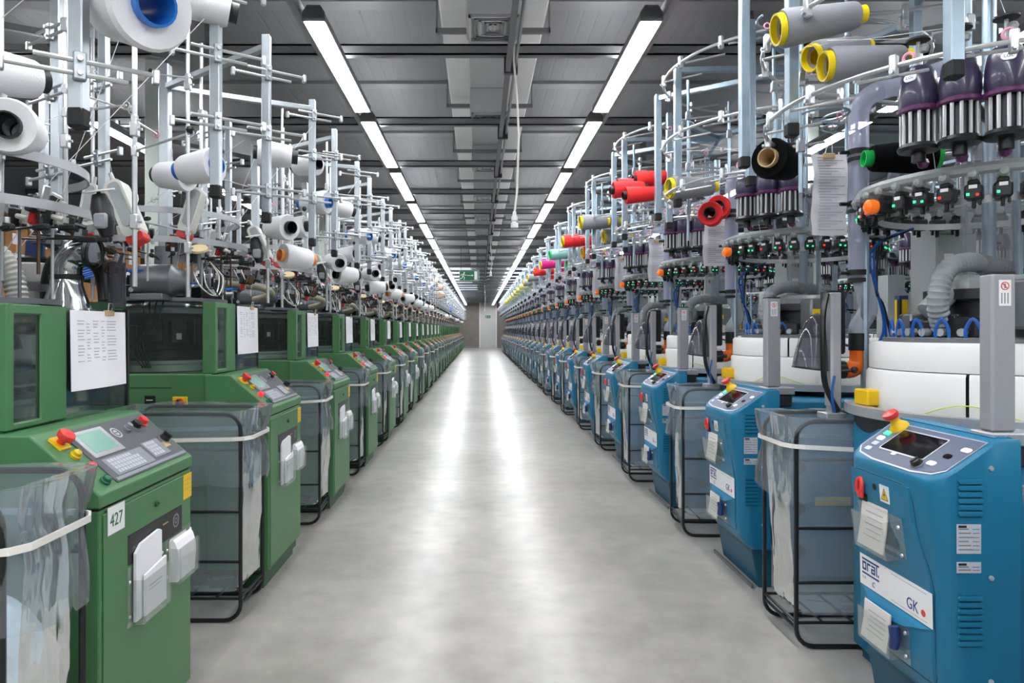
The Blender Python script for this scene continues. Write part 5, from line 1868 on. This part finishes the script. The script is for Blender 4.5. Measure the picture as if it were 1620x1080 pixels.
def bag(seed):
    n = 72
    mb = MB()
    inner, outer = contour(BW - 0.035, BD - 0.03, 0.045, n), contour(BW + 0.026, BD + 0.024, 0.055, n)
    rows = []

    def row(c, z, amp, bulge, flare=0.0, fr=9.0, drop=0.0):
        pts = []
        for k, p in enumerate(c):
            d = p.normalized()
            t = 2 * PI * k / n
            nz = noise.noise(Vector((math.cos(t) * fr / 4, math.sin(t) * fr / 4, z * 1.6 + seed * 7.3)))
            n2 = noise.noise(Vector((math.cos(t) * fr, math.sin(t) * fr, z * 2.2 + seed * 3.1)))
            o = amp * (nz + 0.7 * n2)
            ais = max(0.0, p.x / (BW / 2)) ** 4            # the aisle end bellies out between the loops
            x = p.x + d.x * o + bulge * ais * (0.7 + 0.6 * nz) + flare * ais
            y = p.y + d.y * o * (0.5 + 0.5 * ais)
            zz = z * 0.984 + drop * (nz * 0.8 + 0.5 * n2)
            pts.append((x, y, zz))
        rows.append(pts)
    # collar, from its hanging hem up over the rim, then down inside to the floor of the bag
    row(outer, 0.565, 0.016, 0.035, 0.0, 9, 0.05)
    row(outer, 0.63, 0.016, 0.035, 0.0, 9, 0.02)
    row(outer, 0.70, 0.011, 0.022)
    row(outer, 0.742, 0.004, 0.010)
    row(outer, 0.765, 0.006, 0.014)
    row(outer, 0.815, 0.012, 0.025, 0.008)
    row(outer, 0.862, 0.012, 0.022, 0.018, 9, 0.008)
    row(outer, 0.884, 0.009, 0.020, 0.022, 9, 0.010)
    row(inner, 0.880, 0.006, 0.01, 0.02, 9, 0.008)
    row(inner, 0.80, 0.008, 0.02)
    for z in (0.70, 0.60, 0.50, 0.40, 0.30, 0.21, 0.15):
        row(inner, z, 0.009, 0.045 if z > 0.3 else 0.03, 0, 6)
    row([p * 0.94 for p in inner], 0.118, 0.006, 0.01)
    row([p * 0.55 for p in inner], 0.112, 0.004, 0.0, 0, 9, 0.02)
    row([p * 0.1 for p in inner], 0.112, 0.0, 0.0, 0, 9, 0.0)
    vs = [p for r in rows for p in r]
    fs = []
    for j in range(len(rows) - 1):
        for k in range(n):
            fs.append((j * n + k, j * n + (k + 1) % n, (j + 1) * n + (k + 1) % n, (j + 1) * n + k))
    mb.add(vs, fs, 'bag_film', True)
    return mb


def band(tilt):
    c = contour(BW + 0.050, BD + 0.040, 0.06, 40)
    pts = []
    for k, p in enumerate(c):
        ais = max(0.0, p.x / (BW / 2)) ** 4
        pts.append((p.x + 0.012 * ais, p.y, 0.748 + tilt * p.x))
    n = len(pts)
    vs = [(x, y, z - 0.008) for x, y, z in pts] + [(x, y, z + 0.008) for x, y, z in pts] + [(x * 0.985, y * 0.97, z + 0.008) for x, y, z in pts] + [(x * 0.985, y * 0.97, z - 0.008) for x, y, z in pts]
    fs = []
    for k in range(n):
        a, b = k, (k + 1) % n
        fs += [(a, b, n + b, n + a), (n + a, n + b, 2 * n + b, 2 * n + a), (2 * n + a, 2 * n + b, 3 * n + b, 3 * n + a)]
    return MB().add(vs, fs, 'band_white', False)


bin0, bin_all = bin_frame()
bin_far = bin_all.build('wire_bin')
bags = [bag(k).build('bin_liner') for k in range(4)]
bands = [band(t).build('elastic_band') for t in (0.02, -0.01, 0.05)]
used_names = set()


def take(src):
    """the source itself the first time, a copy afterwards"""
    if src.name not in used_names:
        used_names.add(src.name)
        return src
    return copy_tree(src)


rng = random.Random(8)
for side, cx, cy, n0, n1, col in (('left', -1.25, 2.94, -1, N_GREEN - 1, 'green'), ('right', 1.465, 2.71, -1, N_BLUE - 1, 'blue')):
    for i in range(n0, n1):
        rz = 0.0 if side == 'left' else PI
        jx, jy = rng.uniform(-0.012, 0.012), rng.uniform(-0.03, 0.03)
        if i < 1:
            jx = jy = 0
        loc = (cx + jx, cy + PITCH * i + jy, 0)
        rot = (0, 0, rz + (rng.uniform(-0.05, 0.05) if i > 0 else 0))
        if i < 0:
            w = 'in front of the nearest %s machine' % col
        else:
            w = 'beyond the %s %s machine' % (ORD[i], col)
        b = take(bin0 if i < 9 else bin_far)
        b.location, b.rotation_euler = loc, (0, 0, rot[2] - rz)
        tag(b, 'black wire bin frame %s' % w, 'bin', 'wire bins beside the %s machines' % col)
        g = take(bags[(i * 3 + (side == 'right')) % 4])
        g.location, g.rotation_euler = loc, rot
        tag(g, 'clear plastic bin liner in the frame %s' % w, 'bag', 'clear liners in the bins by the %s machines' % col)
        e = take(bands[(i * 2 + (side == 'right') * 2) % 3])
        e.location, e.rotation_euler = loc, rot
        tag(e, 'white elastic band round the bin liner %s' % w, 'band', 'elastic bands round the liners by the %s machines' % col)

# a heap of white knitwear in the nearest left bin
heap = MB()
rr = random.Random(21)
nx, ny = 46, 26
vs, fs = [], []
for j in range(ny + 1):
    for k in range(nx + 1):
        u, v = k / nx * 2 - 1, j / ny * 2 - 1
        x, y = u * (BW / 2 - 0.035), v * (BD / 2 - 0.028)
        e = max(abs(u) ** 6, abs(v) ** 6)
        p = Vector((x * 9, y * 9, 1.7))
        h = 0.545 + 0.05 * noise.noise(p) + 0.035 * abs(noise.noise(p * 2.4)) + 0.02 * abs(noise.noise(p * 5)) - 0.10 * e
        vs.append((x, y, h))
top = len(vs)
fs = [(j * (nx + 1) + k, j * (nx + 1) + k + 1, (j + 1) * (nx + 1) + k + 1, (j + 1) * (nx + 1) + k) for j in range(ny) for k in range(nx)]
edge = [k for k in range(nx + 1)] + [(j * (nx + 1) + nx) for j in range(1, ny + 1)] + [ny * (nx + 1) + k for k in range(nx - 1, -1, -1)] + [j * (nx + 1) for j in range(ny - 1, 0, -1)]
rows = [edge]
for q in range(1, 11):
    z = 0.45 - 0.033 * q
    ids = []
    for m_, id_ in enumerate(edge):
        x, y, _ = vs[id_]
        o = 1.0 + 0.05 * noise.noise(Vector((x * 14, y * 14, z * 16)))
        ids.append(len(vs))
        vs.append((x * o, y * o, z + 0.012 * noise.noise(Vector((x * 20, y * 20, z * 9)))))
    rows.append(ids)
for a, b in zip(rows, rows[1:]):
    for m_ in range(len(a)):
        m2 = (m_ + 1) % len(a)
        fs.append((a[m_], b[m_], b[m2], a[m2]))
heap.add(vs, fs, 'cloth_white', True)
hp = heap.build('knitwear_heap')
hp.location = (-1.25, 2.94 - PITCH, 0)
tag(hp, 'heap of white knitted socks inside the nearest left bin liner', 'socks', kind='stuff')


# ------------------------------------------------------------------ yarn cones
CONES = {}


def cone_src(yarn, core, big, small, L, cap=True):
    """a cone of yarn on its tube, along +z from the wide end"""
    key = (yarn, core, big, small, L)
    if key not in CONES:
        t = thing('yarn_cone', (0, 0, 0))
        y = MB().lathe([(big * 0.45, 0.004), (big * 0.93, 0.0), (big, 0.012), (small, L - 0.012), (small * 0.9, L), (small * 0.5, L - 0.003)], yarn, 26)
        part('yarn', y, t, (0, 0, 0))
        q = 1.7 if core in ('core_yellow', 'core_green') else 1.0
        c = MB().lathe([(big * 0.36 * q, 0.05), (big * 0.42 * q, -0.020), (big * 0.48 * q, -0.020), (big * 0.48 * q, 0.02), (small * 0.5, L - 0.03),
                        (small * 0.62, L - 0.02), (small * 0.62, L + 0.028), (small * 0.5, L + 0.028), (small * 0.45, L - 0.03)], core, 20)
        part('tube', c, t, (0, 0, 0))
        flat = MB().merge(y)
        flat.merge(c)
        CONES[key] = [t, False, flat, None]
    return CONES[key]


def put_cone(loc, d, yarn, core, big, small, L, label, group, simple=False):
    rec = cone_src(yarn, core, big, small, L)
    if simple:
        if rec[3] is None:
            rec[3] = rec[2].build('yarn_cone')
            o = rec[3]
        else:
            o = rec[3].copy()
            COL.objects.link(o)
    elif not rec[1]:
        rec[1] = True
        o = rec[0]
    else:
        o = copy_tree(rec[0])
    d = Vector(d).normalized()
    o.location = Vector(loc) - d * (L / 2)
    o.rotation_euler = Vector((0, 0, 1)).rotation_difference(d).to_euler()
    return tag(o, label, 'yarn cone', group)


WG = 'white yarn cones on the left creels'
CG = 'yarn cones on the right creels'
W = ('yarn_white', 'core_black')
# measured ones on the first two green machines
put_cone((-0.845, 1.66, 1.985), (-0.62, 0.45, 0.18), 'yarn_white', 'core_blue', 0.105, 0.075, 0.20, 'big white yarn cone with blue core facing the aisle, by the nearest left post', WG)
put_cone((-0.985, 2.38, 2.345), (0.86, 0.40, -0.14), 'yarn_white', 'core_black', 0.072, 0.058, 0.22, 'white yarn cone with black core end, on the top rod of the nearest green machine', WG)
put_cone((-1.075, 2.62, 1.82), (-0.9, 0.3, -0.05), 'yarn_white', 'core_blue', 0.068, 0.055, 0.15, 'round white yarn cone behind a post at the nearest green machine, right of its twin', WG)
put_cone((-1.31, 2.93, 1.86), (-0.9, 0.3, 0.1), 'yarn_white', 'core_black', 0.066, 0.055, 0.15, 'white yarn cone tucked behind its twin at the nearest green machine', WG)
put_cone((-1.36, 1.95, 1.93), (0.5, 0.8, 0.1), 'yarn_white', 'core_black', 0.07, 0.055, 0.18, 'white yarn cone standing at the left edge on the nearest green machine, upper', WG)
put_cone((-1.30, 1.92, 1.76), (-0.3, 0.9, 0.1), 'yarn_white', 'core_black', 0.075, 0.06, 0.16, 'white yarn cone at the left edge on the nearest green machine, lower', WG)
SPOTS = (((-1.02, 2.60, 2.17), (-0.85, 0.35, 0.12), 'core_black', 'upper white yarn cone behind the aisle post'),
         ((-0.95, 2.56, 1.93), (-0.80, 0.42, 0.0), 'core_blue', 'white yarn cone with blue core behind the aisle post'),
         ((-0.97, 2.20, 1.60), (0.80, 0.60, 0.0), 'core_orange', 'low white yarn cone lying crosswise'),
         ((-1.02, 2.05, 1.70), (-0.7, 0.7, 0.1), 'core_black', 'small white yarn cone just above the low crosswise one'),
         ((-1.08, 2.62, 1.80), (-0.9, 0.3, 0.0), 'core_black', 'mid-height white yarn cone behind the aisle post'),
         ((-0.98, 1.95, 2.05), (0.9, 0.3, -0.1), 'core_black', 'white yarn cone held between the two aisle posts'))
rng = random.Random(77)
for i in range(1, N_GREEN):
    n = 6 if i < 5 else 4 if i < 9 else 2
    for k in range(n):
        (x, y, z), d, core, words = SPOTS[(k + (i if n < 6 else 0)) % 6]
        jit = (rng.uniform(-0.02, 0.02), rng.uniform(-0.03, 0.03), rng.uniform(-0.02, 0.02))
        dd = (d[0], d[1] + rng.uniform(-0.25, 0.25), d[2] + rng.uniform(-0.1, 0.1))
        w = '%s of the %s green machine' % (words, ORD[i])
        if core == 'core_orange' and i % 3 != 1:
            core = 'core_black'
        yarn = 'yarn_white'
        big = 0.066
        if i in (9, 10) and k == 0:
            yarn, w = 'yarn_cream', w.replace('white', 'cream')
        put_cone((x + jit[0], y + PITCH * i + jit[1], z + jit[2]), dd, yarn, core, big, 0.054, 0.16, w, WG, simple=i >= 9)
put_cone((-0.96, 2.3 + PITCH * 14, 1.83), (0.8, 0.2, 0.3), 'yarn_blue', 'core_blue', 0.085, 0.08, 0.18, 'single bright blue yarn cone far along the left row', 'coloured cones on the left creels')
for k, (dx, dz) in enumerate(((0, 0.0), (0.08, -0.14), (0.10, -0.30))):
    put_cone((-1.0 + dx, 2.4 + PITCH * 9 + 0.2 * k, 2.28 + dz), (0.9, 0.1, -0.05), 'yarn_cream', 'core_orange', 0.085, 0.075, 0.18, 'cream yarn cone far along the left row, %s of three' % ('top', 'middle', 'bottom')[k], 'coloured cones on the left creels')

# right creels
GY = ('yarn_grey', 'core_yellow')
put_cone((1.145, 2.30, 2.235), (0.97, -0.05, 0.16), *GY, 0.064, 0.046, 0.25, 'grey yarn cone with yellow tube ends, uppermost at the top right', CG)
put_cone((1.29, 2.28, 2.095), (0.97, -0.05, 0.10), *GY, 0.060, 0.040, 0.24, 'grey yarn cone with yellow tube ends, lower front one at the top right', CG)
put_cone((1.345, 2.55, 2.235), (0.93, 0.2, 0.25), *GY, 0.060, 0.042, 0.22, 'grey yarn cone with yellow end, behind the other two at the top right', CG)
put_cone((1.275, 2.90, 1.915), (0.75, 0.60, 0.0), 'yarn_black', 'core_wood', 0.085, 0.072, 0.17, 'black yarn cone with wooden core beside the hanging sheet of the nearest blue machine', CG)
put_cone((1.645, 2.66, 1.87), (-0.96, 0.15, 0.0), 'yarn_black', 'core_green', 0.068, 0.052, 0.22, 'black yarn cone with green tube end behind the nearest suction tube', CG)
put_cone((1.20, 3.85, 2.0), (0.96, 0.12, 0.06), *GY, 0.070, 0.050, 0.24, 'grey yarn cone with yellow ends on the second blue machine', CG)
put_cone((1.36, 4.0, 1.87), (0.4, 0.9, 0.0), 'yarn_red', 'core_black', 0.07, 0.06, 0.15, 'red yarn cone standing behind the hanging sheet of the second blue machine, front one', CG)
put_cone((1.45, 4.12, 1.93), (0.4, 0.9, 0.0), 'yarn_red', 'core_black', 0.07, 0.06, 0.15, 'red yarn cone half hidden behind another red one on the second blue machine', CG)
for k, (x, y, z, w) in enumerate(((1.01, 4.62, 2.15, 'leftmost'), (1.08, 4.55, 2.10, 'lowest'), (1.06, 4.72, 2.19, 'middle'), (1.18, 4.70, 2.24, 'uppermost'))):
    put_cone((x, y, z), (0.97, 0.05, 0.08), 'yarn_red', 'core_black', 0.058, 0.046, 0.21, 'red yarn cone in the cluster on the second blue machine, %s' % w, CG)
ROW = (('yarn_grey', 'core_yellow', 'grey'), ('yarn_red', 'core_yellow', 'red'), ('yarn_teal', 'core_green', 'pale teal'), ('yarn_pink', 'core_yellow', 'bright pink'), ('yarn_red', 'core_orange', 'red'), ('yarn_grey', 'core_yellow', 'grey'), ('yarn_grey', 'core_yellow', 'grey'))
for k in range(22):
    i = k + 3
    y = 2.28 + PITCH * i
    if i >= N_BLUE:
        break
    if k < 7:
        yarn, core, nm = ROW[k]
    elif k < 15:
        yarn, core, nm = 'yarn_lime', 'core_yellow', 'pale lime'
    else:
        yarn, core, nm = 'yarn_white', 'core_black', 'white'
    for q in range(3 if k < 5 else 2):
        put_cone((1.09 + 0.13 * q, y + 0.10 * q, 2.19 + (0.03, 0.05, -0.08)[q]), (0.96, 0.10, 0.05), yarn, core, 0.075, 0.058, 0.24,
                 '%s yarn cone on the %s blue machine, %s' % (nm, ORD[i], ('nearest the aisle', 'second from the aisle', 'below the others')[q]), CG, simple=k >= 6)
# remove prototypes that were never placed
for key, rec in CONES.items():
    if not rec[1]:
        for c in list(rec[0].children):
            bpy.data.objects.remove(c)
        bpy.data.objects.remove(rec[0])
